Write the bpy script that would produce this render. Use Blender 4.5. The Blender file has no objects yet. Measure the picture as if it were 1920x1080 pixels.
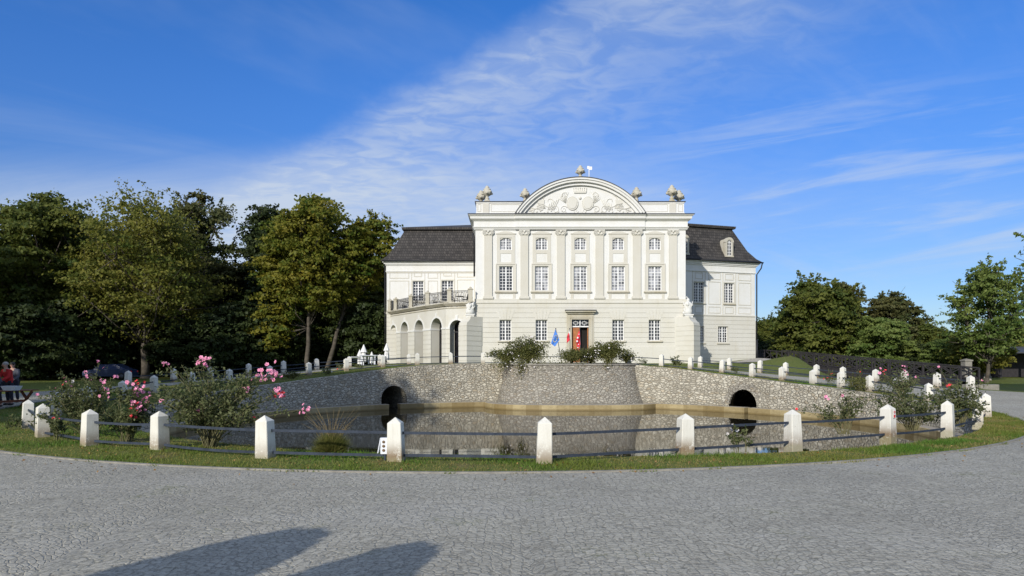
import bpy, bmesh, math, random
import numpy as np
from mathutils import Vector, Matrix
R = math.radians
SC = bpy.context.scene
COL = SC.collection
random.seed(7)

# ------------------------------------------------------------------ camera
FPX = 1280.0; CH = 1.75; HY = 680.0
cam = bpy.data.cameras.new('camera'); cam.lens = 24.0; cam.sensor_width = 36.0
cam.shift_y = (HY - 540) / 1920.0; cam.clip_end = 5000; cam.clip_start = 0.1
co = bpy.data.objects.new('camera', cam); COL.objects.link(co)
co.location = (0, 0, CH); co.rotation_euler = (R(90), 0, 0)
SC.camera = co
SC.view_settings.view_transform = 'Standard'; SC.view_settings.look = 'None'
SC.view_settings.gamma = 1; SC.view_settings.exposure = 0.0

# ------------------------------------------------------------------ sun + sky
AZ, EL = 25.0, 23.0          # sun stands behind the camera, to the left
sd = Vector((math.sin(R(AZ)) * math.cos(R(EL)), math.cos(R(AZ)) * math.cos(R(EL)), -math.sin(R(EL))))
sun = bpy.data.lights.new('sun', 'SUN'); sun.energy = 4.2; sun.angle = R(0.55); sun.color = (1.0, 0.95, 0.87)
so = bpy.data.objects.new('sun', sun); COL.objects.link(so)
so.rotation_euler = sd.to_track_quat('-Z', 'Y').to_euler(); so.location = (-20, -40, 40)

W = bpy.data.worlds.new('World'); SC.world = W; W.use_nodes = True
wt = W.node_tree; wt.nodes.clear()
class G:
    """tiny node graph helper"""
    def __init__(s, tree): s.t = tree
    def n(s, typ, **kw):
        nd = s.t.nodes.new(typ)
        for k, v in kw.items(): setattr(nd, k, v)
        return nd
    def setin(s, sock, v):
        if isinstance(v, bpy.types.NodeSocket): s.t.links.new(v, sock)
        elif v is not None: sock.default_value = v
    def math(s, op, a, b=None, c=None, clamp=False):
        nd = s.n('ShaderNodeMath', operation=op, use_clamp=clamp)
        s.setin(nd.inputs[0], a); s.setin(nd.inputs[1], b)
        if c is not None: s.setin(nd.inputs[2], c)
        return nd.outputs[0]
    def mapr(s, v, a, b, c=0.0, d=1.0, smooth=True):
        nd = s.n('ShaderNodeMapRange'); nd.interpolation_type = 'SMOOTHSTEP' if smooth else 'LINEAR'
        s.setin(nd.inputs[0], v)
        for i, q in enumerate((a, b, c, d)): s.setin(nd.inputs[1 + i], q)
        return nd.outputs[0]
    def mix(s, f, a, b, bt='MIX'):
        nd = s.n('ShaderNodeMix', data_type='RGBA', blend_type=bt)
        s.setin(nd.inputs[0], f)
        s.setin(nd.inputs[6], a if isinstance(a, bpy.types.NodeSocket) else (*a, 1))
        s.setin(nd.inputs[7], b if isinstance(b, bpy.types.NodeSocket) else (*b, 1))
        return nd.outputs[2]
    def noise(s, vec, scale, detail=4, rough=0.55, dist=0.0):
        nd = s.n('ShaderNodeTexNoise'); s.setin(nd.inputs['Vector'], vec)
        nd.inputs['Scale'].default_value = scale; nd.inputs['Detail'].default_value = detail
        nd.inputs['Roughness'].default_value = rough; nd.inputs['Distortion'].default_value = dist
        return nd.outputs['Fac']
    def comb(s, x, y, z):
        nd = s.n('ShaderNodeCombineXYZ')
        for i, q in enumerate((x, y, z)): s.setin(nd.inputs[i], q)
        return nd.outputs[0]
    def sep(s, v):
        nd = s.n('ShaderNodeSeparateXYZ'); s.setin(nd.inputs[0], v); return nd.outputs
g = G(wt)
sky = g.n('ShaderNodeTexSky'); sky.sky_type = 'NISHITA'; sky.sun_disc = False
sky.sun_elevation = R(EL); sky.sun_rotation = R(180 + AZ)
sky.air_density = 1.0; sky.dust_density = 0.25; sky.ozone_density = 2.6; sky.altitude = 200
tc = g.n('ShaderNodeTexCoord')
x, y, z = g.sep(tc.outputs['Generated'])
yy = g.math('MAXIMUM', g.math('ABSOLUTE', y), 0.08)
u = g.math('DIVIDE', x, yy); v = g.math('DIVIDE', z, yy)
# wispy noise, stretched the way cirrus is
zz = g.math('ADD', g.math('MAXIMUM', z, 0.0), 0.10)
px_ = g.math('DIVIDE', x, zz); py_ = g.math('DIVIDE', y, zz)
a1 = g.math('ADD', g.math('MULTIPLY', px_, 0.55), g.math('MULTIPLY', py_, 0.45))
b1 = g.math('SUBTRACT', g.math('MULTIPLY', px_, 1.0), g.math('MULTIPLY', py_, 1.1))
nv = g.comb(g.math('MULTIPLY', a1, 0.55), g.math('MULTIPLY', b1, 1.0), 0.0)
n_big = g.noise(nv, 0.9, 6, 0.6, 0.6)
n_fine = g.noise(g.comb(px_, g.math('MULTIPLY', py_, 1.4), 3.0), 8.5, 4, 0.55, 0.7)
n_streak = g.noise(g.comb(g.math('MULTIPLY', u, 1.6), g.math('MULTIPLY', g.math('SUBTRACT', v, g.math('MULTIPLY', u, 0.16)), 17.0), 7.0), 1.5, 6, 0.6, 0.5)
# big swath: to the lower right of a diagonal edge in the sky
wob = g.math('MULTIPLY', g.math('SUBTRACT', g.noise(g.comb(u, v, 0.0), 5.0, 5, 0.6), 0.5), 0.12)
dl = g.math('ADD', g.math('SUBTRACT', g.math('ADD', 0.488, g.math('MULTIPLY', u, 0.56)), v), wob)
m_edge = g.mapr(dl, -0.03, 0.045)
m_fade = g.mapr(dl, 0.03, 0.34, 1.0, 0.15)
rfade = g.mapr(u, 0.30, 0.80, 1.0, 0.25)
swath = g.math('MULTIPLY', g.math('MULTIPLY', m_edge, m_fade), rfade)
swath = g.math('MULTIPLY', swath, g.mapr(n_fine, 0.34, 0.68, 0.50, 1.0))
swath = g.math('MULTIPLY', swath, g.mapr(n_big, 0.20, 0.60, 0.50, 1.0))
# pale veil low on the left and middle
veil = g.math('MULTIPLY', g.mapr(v, 0.22, 0.34, 1.0, 0.0), g.mapr(u, 0.0, 0.45, 1.0, 0.25))
veil = g.math('MULTIPLY', veil, g.mapr(n_streak, 0.2, 0.7, 0.45, 1.0))
# long streaks on the right
stw = g.math('MULTIPLY', g.mapr(n_streak, 0.50, 0.72), g.math('MULTIPLY', g.mapr(u, 0.10, 0.40), g.math('MULTIPLY', g.mapr(v, 0.10, 0.20), g.mapr(v, 0.30, 0.46, 1.0, 0.0))))
# faint wisps upper left
wis = g.math('MULTIPLY', g.mapr(n_big, 0.50, 0.80), 0.22)
cl = g.math('ADD', g.math('MULTIPLY', swath, 0.62), g.math('MULTIPLY', veil, 0.62))
cl = g.math('ADD', cl, g.math('MULTIPLY', stw, 0.36)); cl = g.math('ADD', cl, wis, clamp=True)
# cloud added out of view, overhead and behind, to soften the blue ambient light
ovh_fill = g.math('MAXIMUM', g.mapr(z, 0.52, 0.72), g.mapr(y, 0.25, -0.25))
ovh_fill = g.math('MULTIPLY', ovh_fill, g.mapr(n_big, 0.25, 0.6, 0.45, 1.0))
cl = g.math('MAXIMUM', cl, g.math('MULTIPLY', ovh_fill, 0.62))
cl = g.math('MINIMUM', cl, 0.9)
hs = g.n('ShaderNodeHueSaturation'); hs.inputs['Saturation'].default_value = 1.34; hs.inputs['Value'].default_value = 1.32
hs.inputs['Hue'].default_value = 0.494
wt.links.new(sky.outputs[0], hs.inputs['Color'])
tone = g.mix(g.mapr(z, 0.02, 0.42), (0.50, 0.58, 0.80), (1.12, 0.86, 1.22))
skyblue = g.mix(1.0, hs.outputs[0], tone, 'MULTIPLY')
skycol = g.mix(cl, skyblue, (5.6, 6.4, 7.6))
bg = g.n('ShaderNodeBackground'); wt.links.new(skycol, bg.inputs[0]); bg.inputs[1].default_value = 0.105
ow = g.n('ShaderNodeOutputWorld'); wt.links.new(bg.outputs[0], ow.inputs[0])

# ------------------------------------------------------------------ materials
def new_mat(name):
    m = bpy.data.materials.new(name); m.use_nodes = True; t = m.node_tree
    b = t.nodes['Principled BSDF']; return m, G(t), b
def link(g, a, b): g.t.links.new(a, b)
def objco(g): return g.n('ShaderNodeTexCoord').outputs['Object']
def pos(g): return g.n('ShaderNodeNewGeometry').outputs['Position']
def bump(g, b, h, strength=0.3, dist=0.02):
    nd = g.n('ShaderNodeBump'); nd.inputs['Strength'].default_value = strength; nd.inputs['Distance'].default_value = dist
    g.setin(nd.inputs['Height'], h); link(g, nd.outputs[0], b.inputs['Normal'])
def plain(name, col, rough=0.7, var=0.12, scale=3.0, metal=0.0, bmp=0.0, spec=0.4):
    m, g, b = new_mat(name)
    n = g.noise(pos(g), scale, 6, 0.65)
    c = g.mix(g.mapr(n, 0.3, 0.7), tuple(q * (1 - var) for q in col), tuple(min(1, q * (1 + var)) for q in col))
    link(g, c, b.inputs['Base Color']); b.inputs['Roughness'].default_value = rough
    b.inputs['Metallic'].default_value = metal; b.inputs['Specular IOR Level'].default_value = spec
    if bmp: bump(g, b, g.noise(pos(g), scale * 12, 4), bmp)
    return m
def plaster(name, col, stain=0.10):
    m, g, b = new_mat(name); p = pos(g)
    n1 = g.noise(p, 0.6, 6, 0.7)
    x, y, z = g.sep(p)
    st = g.noise(g.comb(g.math('MULTIPLY', x, 3.0), g.math('MULTIPLY', y, 3.0), g.math('MULTIPLY', z, 0.25)), 1.0, 6, 0.7)
    f = g.math('MULTIPLY', g.mapr(n1, 0.35, 0.75), 0.5)
    f = g.math('ADD', f, g.math('MULTIPLY', g.mapr(st, 0.5, 0.8), 0.5), clamp=True)
    dark = tuple(q * (1 - stain * w) for q, w in zip(col, (1.0, 1.25, 1.9)))
    c = g.mix(f, col, dark); link(g, c, b.inputs['Base Color']); b.inputs['Roughness'].default_value = 0.85
    b.inputs['Specular IOR Level'].default_value = 0.2
    bump(g, b, g.noise(p, 30, 4), 0.15, 0.01)
    return m
M = {}
M['white'] = plaster('white_plaster', (0.69, 0.69, 0.66), 0.11)
M['cream'] = plaster('cream_plaster', (0.60, 0.585, 0.52), 0.13)
M['beige'] = plaster('beige_trim', (0.575, 0.555, 0.485), 0.09)
M['stone'] = plaster('carved_stone', (0.50, 0.475, 0.40), 0.35)
M['relief'] = plaster('relief_plaster', (0.62, 0.605, 0.54), 0.08)
M['frame'] = plain('white_window_paint', (0.78, 0.78, 0.76), 0.5, 0.03)
M['dark'] = plain('dark_interior', (0.012, 0.011, 0.010), 0.9, 0.2)
M['lead'] = plain('dark_sheet_metal', (0.06, 0.062, 0.066), 0.5, 0.2, 2.0)
M['iron'] = plain('blue_grey_iron', (0.040, 0.050, 0.068), 0.7, 0.25, 6.0, 0.0, 0.0, 0.15)
M['black_iron'] = plain('black_iron', (0.018, 0.018, 0.02), 0.55, 0.2, 5.0)
M['wood_door'] = plain('orange_brown_wood', (0.36, 0.135, 0.045), 0.55, 0.2, 4.0)
M['blackwood'] = plain('dark_stained_timber', (0.028, 0.025, 0.027), 0.7, 0.3, 5.0)
M['table_wood'] = plain('red_brown_timber', (0.17, 0.055, 0.025), 0.65, 0.25, 8.0)
M['plastic'] = plain('white_plastic', (0.72, 0.74, 0.78), 0.4, 0.03)
M['kerb'] = plain('concrete_kerb', (0.24, 0.225, 0.19), 0.85, 0.22, 5.0, bmp=0.3)
M['canvas'] = plain('white_canvas', (0.75, 0.74, 0.71), 0.85, 0.06, 6.0)
M['bluecloth'] = plain('blue_cloth', (0.06, 0.19, 0.55), 0.8, 0.08)
M['yellow'] = plain('yellow_cloth', (0.8, 0.62, 0.08), 0.8, 0.05)
M['redcloth'] = plain('red_cloth', (0.62, 0.03, 0.05), 0.8, 0.08)
M['whitecloth'] = plain('white_cloth', (0.8, 0.8, 0.8), 0.8, 0.03)
M['skin'] = plain('skin', (0.45, 0.27, 0.20), 0.6, 0.06)
M['hair'] = plain('grey_hair', (0.35, 0.33, 0.31), 0.8, 0.2, 20)
M['jacket_red'] = plain('red_jacket', (0.48, 0.02, 0.02), 0.8, 0.12)
M['jacket_grey'] = plain('grey_jacket', (0.07, 0.075, 0.095), 0.85, 0.15)
M['trousers'] = plain('dark_trousers', (0.022, 0.024, 0.035), 0.9, 0.15)
M['shoe'] = plain('black_shoe', (0.015, 0.015, 0.015), 0.6, 0.1)
M['carpaint'] = plain('dark_blue_car_paint', (0.012, 0.028, 0.075), 0.35, 0.05)
M['rubber'] = plain('rubber', (0.015, 0.015, 0.015), 0.9, 0.1)
M['sign_red'] = plain('red_sticker', (0.6, 0.03, 0.03), 0.5, 0.03)
M['disc'] = plain('brown_socket', (0.16, 0.10, 0.05), 0.6, 0.1)
M['soil'] = plain('soil', (0.075, 0.055, 0.035), 0.95, 0.4, 4.0, bmp=0.5)
def glass(name, col, rough=0.12, spec=0.6):
    m, g, b = new_mat(name); n = g.noise(pos(g), 2.2, 3)
    link(g, g.mix(g.mapr(n, 0.35, 0.65), tuple(q * .35 for q in col), tuple(q * 1.7 for q in col)), b.inputs['Base Color'])  # random tone painted into the colour for uneven pane reflections
    b.inputs['Roughness'].default_value = rough; b.inputs['Specular IOR Level'].default_value = spec
    return m
M['glass'] = glass('dark_window_glass', (0.045, 0.047, 0.052))
M['glass_curtain'] = glass('curtained_window_glass', (0.23, 0.235, 0.25), 0.3)
M['glass_black'] = glass('black_glass', (0.008, 0.008, 0.01))

def shingles():
    m, g, b = new_mat('dark_wood_shingles'); p = pos(g); x, y, z = g.sep(p)
    bt = g.n('ShaderNodeTexBrick'); g.setin(bt.inputs['Vector'], g.comb(g.math('ADD', x, g.math('MULTIPLY', y, 0.35)), z, 0))
    bt.inputs['Scale'].default_value = 1.0; bt.inputs['Brick Width'].default_value = 0.24; bt.inputs['Row Height'].default_value = 0.29
    bt.inputs['Mortar Size'].default_value = 0.022; bt.inputs['Mortar Smooth'].default_value = 0.3; bt.inputs['Bias'].default_value = -0.1
    bt.inputs['Color1'].default_value = (0.032, 0.028, 0.024, 1); bt.inputs['Color2'].default_value = (0.082, 0.072, 0.062, 1)
    bt.inputs['Mortar'].default_value = (0.012, 0.011, 0.011, 1)
    n = g.noise(p, 0.5, 5, 0.7)
    c = g.mix(g.mapr(n, 0.3, 0.75, 0.0, 0.55), bt.outputs['Color'], (0.055, 0.050, 0.044))
    link(g, c, b.inputs['Base Color']); b.inputs['Roughness'].default_value = 0.8
    saw = g.math('FRACT', g.math('DIVIDE', z, 0.29))
    h = g.math('SUBTRACT', g.math('MULTIPLY', g.math('SUBTRACT', 1.0, saw), 0.7), g.math('MULTIPLY', bt.outputs['Fac'], 0.6))
    bump(g, b, h, 0.8, 0.05)
    return m
M['shingle'] = shingles()

def rubble(name, ca, cb, cm, sc=3.1, bstr=0.8):
    m, g, b = new_mat(name); p = pos(g); x, y, z = g.sep(p)
    wv = g.noise(p, 1.4, 3, 0.5)
    vec = g.comb(g.math('ADD', x, g.math('MULTIPLY', wv, 0.25)), y, g.math('ADD', g.math('MULTIPLY', z, 1.9), g.math('MULTIPLY', wv, 0.5)))
    v1 = g.n('ShaderNodeTexVoronoi'); v1.feature = 'DISTANCE_TO_EDGE'; g.setin(v1.inputs['Vector'], vec); v1.inputs['Scale'].default_value = sc
    v2 = g.n('ShaderNodeTexVoronoi'); g.setin(v2.inputs['Vector'], vec); v2.inputs['Scale'].default_value = sc
    for q in (v1, v2): q.inputs['Randomness'].default_value = 0.95
    r_, g_, b_ = g.sep(v2.outputs['Color'])
    c = g.mix(r_, ca, cb)
    c = g.mix(g.math('MULTIPLY', g.mapr(g_, 0.72, 1.0), 0.35), c, (0.36, 0.25, 0.12))
    grime = g.noise(p, 0.6, 7, 0.75)
    c = g.mix(g.mapr(grime, 0.45, 0.78, 0.0, 0.55), c, tuple(q * 0.45 for q in ca))
    stk = g.noise(g.comb(g.math('MULTIPLY', x, 2.2), g.math('MULTIPLY', y, 2.2), g.math('MULTIPLY', z, 0.35)), 1.0, 5, 0.7); c = g.mix(g.mapr(stk, 0.52, 0.75, 0, 0.45), c, (0.17, 0.155, 0.105))
    dmp = g.mapr(g.math('ADD', z, g.math('MULTIPLY', stk, 0.5)), -0.45, -0.05, 1, 0); c = g.mix(g.math('MULTIPLY', dmp, 0.35), c, (0.20, 0.19, 0.145))
    fn = g.noise(p, 14, 4, 0.7); c = g.mix(g.mapr(fn, 0.3, 0.8, 0, 0.35), c, tuple(q * 0.5 for q in ca))
    edge = g.mapr(v1.outputs['Distance'], 0.01, 0.085)
    c = g.mix(edge, cm, c)
    link(g, c, b.inputs['Base Color']); b.inputs['Roughness'].default_value = 0.9; b.inputs['Specular IOR Level'].default_value = 0.2
    h = g.math('ADD', g.mapr(v1.outputs['Distance'], 0.0, 0.16), g.math('MULTIPLY', fn, 0.3))
    bump(g, b, h, bstr, 0.05)
    return m
M['rubble'] = rubble('pale_rubble_masonry', (0.38, 0.348, 0.272), (0.64, 0.60, 0.485), (0.27, 0.245, 0.19), 4.5, 0.9)
M['rubble_grey'] = rubble('grey_rubble_masonry', (0.29, 0.27, 0.222), (0.47, 0.44, 0.365), (0.21, 0.185, 0.15), 4.8, 0.8)

def ledge():
    m, g, b = new_mat('algae_stained_sandstone'); p = pos(g); x, y, z = g.sep(p)
    v2 = g.n('ShaderNodeTexVoronoi'); g.setin(v2.inputs['Vector'], g.comb(x, y, 0)); v2.inputs['Scale'].default_value = 0.9
    r_, g_, b_ = g.sep(v2.outputs['Color'])
    c = g.mix(r_, (0.23, 0.17, 0.07), (0.44, 0.36, 0.19))
    n = g.noise(p, 4, 6, 0.7); c = g.mix(g.mapr(n, 0.4, 0.8, 0, 0.6), c, (0.12, 0.085, 0.03))
    wet = g.mapr(g.math('ADD', z, g.math('MULTIPLY', n, 0.1)), -0.86, -0.80, 1, 0)
    c = g.mix(g.math('MULTIPLY', wet, 0.55), c, (0.13, 0.085, 0.02))
    top = g.mapr(z, -0.652, -0.644)
    c = g.mix(top, c, (0.34, 0.30, 0.235))
    link(g, c, b.inputs['Base Color']); b.inputs['Roughness'].default_value = 0.7
    bump(g, b, n, 0.4, 0.02); return m
M['ledge'] = ledge()

def paving():
    m, g, b = new_mat('grey_sett_paving'); p = pos(g); x, y, z = g.sep(p)
    # fan-laid granite setts: sett rows follow shallow arcs
    cell = 2.1
    xm = g.math('SUBTRACT', g.math('MODULO', g.math('ADD', g.math('ADD', x, 600.0), g.math('MULTIPLY', g.noise(p, 0.5, 2), 0.9)), cell), cell / 2)
    arc = g.math('MULTIPLY', g.math('MULTIPLY', xm, xm), 0.45)
    wob = g.math('MULTIPLY', g.noise(p, 1.7, 3), 0.22)
    vec = g.comb(g.math('ADD', g.math('MULTIPLY', x, 0.9), g.math('MULTIPLY', wob, 0.6)), g.math('ADD', g.math('ADD', y, arc), wob), 0)
    v1 = g.n('ShaderNodeTexVoronoi'); v1.feature = 'DISTANCE_TO_EDGE'; v2 = g.n('ShaderNodeTexVoronoi')
    for q in (v1, v2):
        g.setin(q.inputs['Vector'], vec); q.inputs['Scale'].default_value = 12.0; q.inputs['Randomness'].default_value = 0.60
    r_, g_, b_ = g.sep(v2.outputs['Color'])
    c = g.mix(r_, (0.278, 0.260, 0.208), (0.400, 0.376, 0.305))
    gr = g.noise(p, 34, 5, 0.85); c = g.mix(g.mapr(gr, 0.35, 0.75, 0, 0.65), c, (0.72, 0.68, 0.56))
    gd = g.noise(g.comb(x, g.math('MULTIPLY', y, 1.0), 9.0), 19, 5, 0.85); c = g.mix(g.mapr(gd, 0.50, 0.66, 0, 0.85), c, (0.12, 0.113, 0.092))
    big = g.noise(p, 0.30, 6, 0.65); c = g.mix(g.mapr(big, 0.42, 0.75, 0, 0.45), c, (0.245, 0.23, 0.192))
    mid = g.noise(g.comb(g.math('MULTIPLY', x, 0.6), y, 0), 2.4, 6, 0.75); c = g.mix(g.mapr(mid, 0.48, 0.72, 0, 0.42), c, (0.215, 0.20, 0.162))
    moss = g.noise(p, 0.9, 5, 0.7)
    c = g.mix(g.math('MULTIPLY', g.mapr(moss, 0.60, 0.74), g.mapr(gd, 0.40, 0.60)), c, (0.13, 0.135, 0.065))
    worn = g.noise(g.comb(g.math('MULTIPLY', x, 0.18), g.math('MULTIPLY', y, 0.55), 5.0), 1.0, 4, 0.6); c = g.mix(g.mapr(worn, 0.50, 0.68, 0, 0.30), c, (0.46, 0.44, 0.385))
    jcol = g.mix(g.mapr(moss, 0.52, 0.68), (0.12, 0.11, 0.085), (0.14, 0.15, 0.055))
    e = g.mapr(g.math('SUBTRACT', v1.outputs['Distance'], g.math('MULTIPLY', g.math('SUBTRACT', gd, 0.40), 0.55)), -0.06, 0.055)
    c = g.mix(g.mapr(e, 0, 1, 0.58, 1.0, False), jcol, c)
    link(g, c, b.inputs['Base Color']); b.inputs['Roughness'].default_value = 0.85; b.inputs['Specular IOR Level'].default_value = 0.2
    h = g.math('ADD', g.math('ADD', g.math('MULTIPLY', g.mapr(v1.outputs['Distance'], 0.0, 0.14), 0.6), g.math('MULTIPLY', r_, 0.4)), g.math('MULTIPLY', gr, 0.7))
    bump(g, b, h, 0.7, 0.016)
    return m
M['paving'] = paving()

def turf(name, dry=0.5):
    m, g, b = new_mat(name); p = pos(g)
    n = g.noise(p, 0.8, 6, 0.65); n2 = g.noise(p, 9, 5, 0.7); n3 = g.noise(p, 0.12, 4, 0.6)
    c = g.mix(g.mapr(n2, 0.3, 0.7), (0.080, 0.110, 0.022), (0.165, 0.190, 0.045))
    c = g.mix(g.mapr(n, 0.5, 0.72, 0, dry), c, (0.21, 0.15, 0.075))
    c = g.mix(g.mapr(n3, 0.4, 0.7, 0, 0.45), c, (0.155, 0.150, 0.045))
    link(g, c, b.inputs['Base Color']); b.inputs['Roughness'].default_value = 0.9; b.inputs['Specular IOR Level'].default_value = 0.1
    bump(g, b, n2, 0.9, 0.05); return m
M['turf'] = turf('turf', 0.75); M['lawn'] = turf('lawn', 0.3)
M['gravel'] = plain('pale_gravel', (0.40, 0.37, 0.31), 0.9, 0.25, 6.0, bmp=0.6)

def water():
    m, g, b = new_mat('pond_water'); p = pos(g); x, y, z = g.sep(p)
    b.inputs['Base Color'].default_value = (0.020, 0.018, 0.010, 1); b.inputs['Roughness'].default_value = 0.02
    b.inputs['IOR'].default_value = 1.5
    n = g.noise(g.comb(g.math('MULTIPLY', x, 0.7), g.math('MULTIPLY', y, 1.6), 0), 3.2, 3, 0.5)
    n2 = g.noise(g.comb(x, y, 3), 0.35, 2)
    h = g.math('MULTIPLY', n, g.mapr(n2, 0.4, 0.65, 0.3, 1.0))
    bump(g, b, h, 0.055, 0.02)
    return m
M['water'] = water()

def bollard_mat():
    m, g, b = new_mat('weathered_white_paint'); oc = objco(g); x, y, z = g.sep(oc)
    rnd = g.n('ShaderNodeObjectInfo').outputs['Random']
    off = g.math('MULTIPLY', rnd, 37.0)
    vec = g.comb(g.math('ADD', x, off), y, g.math('ADD', z, off))
    n = g.noise(vec, 7, 6, 0.75); nf = g.noise(vec, 42, 5, 0.75)
    low = g.mapr(z, 0.02, 0.42, 1, 0)
    f = g.math('MULTIPLY', low, g.mapr(g.math('ADD', n, g.math('MULTIPLY', nf, 0.8)), 0.66, 0.90))
    f = g.math('MULTIPLY', f, g.mapr(rnd, 0.0, 1.0, 0.45, 1.25, False), clamp=True)
    c = g.mix(g.mapr(g.noise(vec, 3, 4), 0.3, 0.8, 0, 0.3), (0.70, 0.68, 0.60), (0.58, 0.55, 0.46))
    c = g.mix(f, c, (0.22, 0.155, 0.09))
    mossy = g.math('MULTIPLY', g.mapr(z, 0.0, 0.12, 1, 0), 0.5); c = g.mix(mossy, c, (0.26, 0.25, 0.13))
    chip = g.math('MULTIPLY', g.mapr(g.math('ADD', n, nf), 1.18, 1.26), 0.75); c = g.mix(chip, c, (0.30, 0.27, 0.21))
    run = g.noise(g.comb(g.math('MULTIPLY', g.math('ADD', x, off), 22.0), g.math('MULTIPLY', y, 22.0), g.math('MULTIPLY', z, 1.2)), 1.0, 4, 0.6); c = g.mix(g.mapr(run, 0.50, 0.75, 0, 0.35), c, (0.42, 0.40, 0.31))
    link(g, c, b.inputs['Base Color']); b.inputs['Roughness'].default_value = 0.8
    bump(g, b, g.math('ADD', nf, n), 0.35, 0.01); return m
M['bollard'] = bollard_mat()

def leafmat(name, a, b_, trans=0.35):
    m, g, b = new_mat(name)
    at = g.n('ShaderNodeAttribute'); at.attribute_name = 'tint'
    r_ = at.outputs['Fac']
    c = g.mix(r_, a, b_)
    nl = g.noise(objco(g), 0.25, 3); c = g.mix(g.mapr(nl, 0.4, 0.65, 0, 0.5), c, tuple((p + q) / 2 * f for p, q, f in zip(a, b_, (1.15, 1.0, 0.8))))
    link(g, c, b.inputs['Base Color']); b.inputs['Roughness'].default_value = 0.6; b.inputs['Specular IOR Level'].default_value = 0.25
    tr = g.n('ShaderNodeBsdfTranslucent'); link(g, c, tr.inputs[0])
    mx = g.n('ShaderNodeMixShader'); mx.inputs[0].default_value = trans
    link(g, b.outputs[0], mx.inputs[1]); link(g, tr.outputs[0], mx.inputs[2])
    link(g, mx.outputs[0], g.t.nodes['Material Output'].inputs[0]); return m
LM = {
 'green': leafmat('green_leaves', (0.052, 0.090, 0.018), (0.190, 0.200, 0.040), 0.42),
 'dark': leafmat('dark_green_leaves', (0.019, 0.034, 0.010), (0.055, 0.075, 0.020), 0.25),
 'yellowgreen': leafmat('yellow_green_leaves', (0.095, 0.135, 0.022), (0.310, 0.280, 0.060), 0.45),
 'gold': leafmat('turning_golden_leaves', (0.062, 0.125, 0.018), (0.300, 0.255, 0.036), 0.45),
 'brown': leafmat('brownish_leaves', (0.068, 0.094, 0.030), (0.160, 0.150, 0.056), 0.45),
 'bright': leafmat('bright_green_leaves', (0.095, 0.160, 0.034), (0.240, 0.290, 0.080), 0.45),
 'rose': leafmat('rose_leaves', (0.040, 0.062, 0.022), (0.170, 0.185, 0.075)),
 'bush': leafmat('olive_green_leaves', (0.055, 0.075, 0.020), (0.210, 0.205, 0.065)),
 'grass': leafmat('grass_blades', (0.085, 0.175, 0.020), (0.300, 0.235, 0.085), 0.35),
 'tuft': leafmat('yellowing_tuft', (0.07, 0.105, 0.016), (0.24, 0.22, 0.07), 0.3),
 'litter': leafmat('fallen_leaves', (0.16, 0.08, 0.03), (0.34, 0.22, 0.08), 0.1),
}
M['bark'] = plain('grey_brown_bark', (0.085, 0.072, 0.055), 0.9, 0.35, 3.0, bmp=0.8)
M['stem'] = plain('rose_stem', (0.15, 0.14, 0.065), 0.8, 0.3, 9.0)
M['dry'] = plain('dry_stalk', (0.20, 0.15, 0.07), 0.8, 0.3, 9.0)
M['pink'] = plain('pink_petals', (0.82, 0.31, 0.45), 0.6, 0.35, 25.0)
M['redflower'] = plain('coral_red_petals', (0.72, 0.06, 0.07), 0.6, 0.25, 25.0)
M['whiteflower'] = plain('white_petals', (0.80, 0.76, 0.74), 0.6, 0.1, 25.0)

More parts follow.
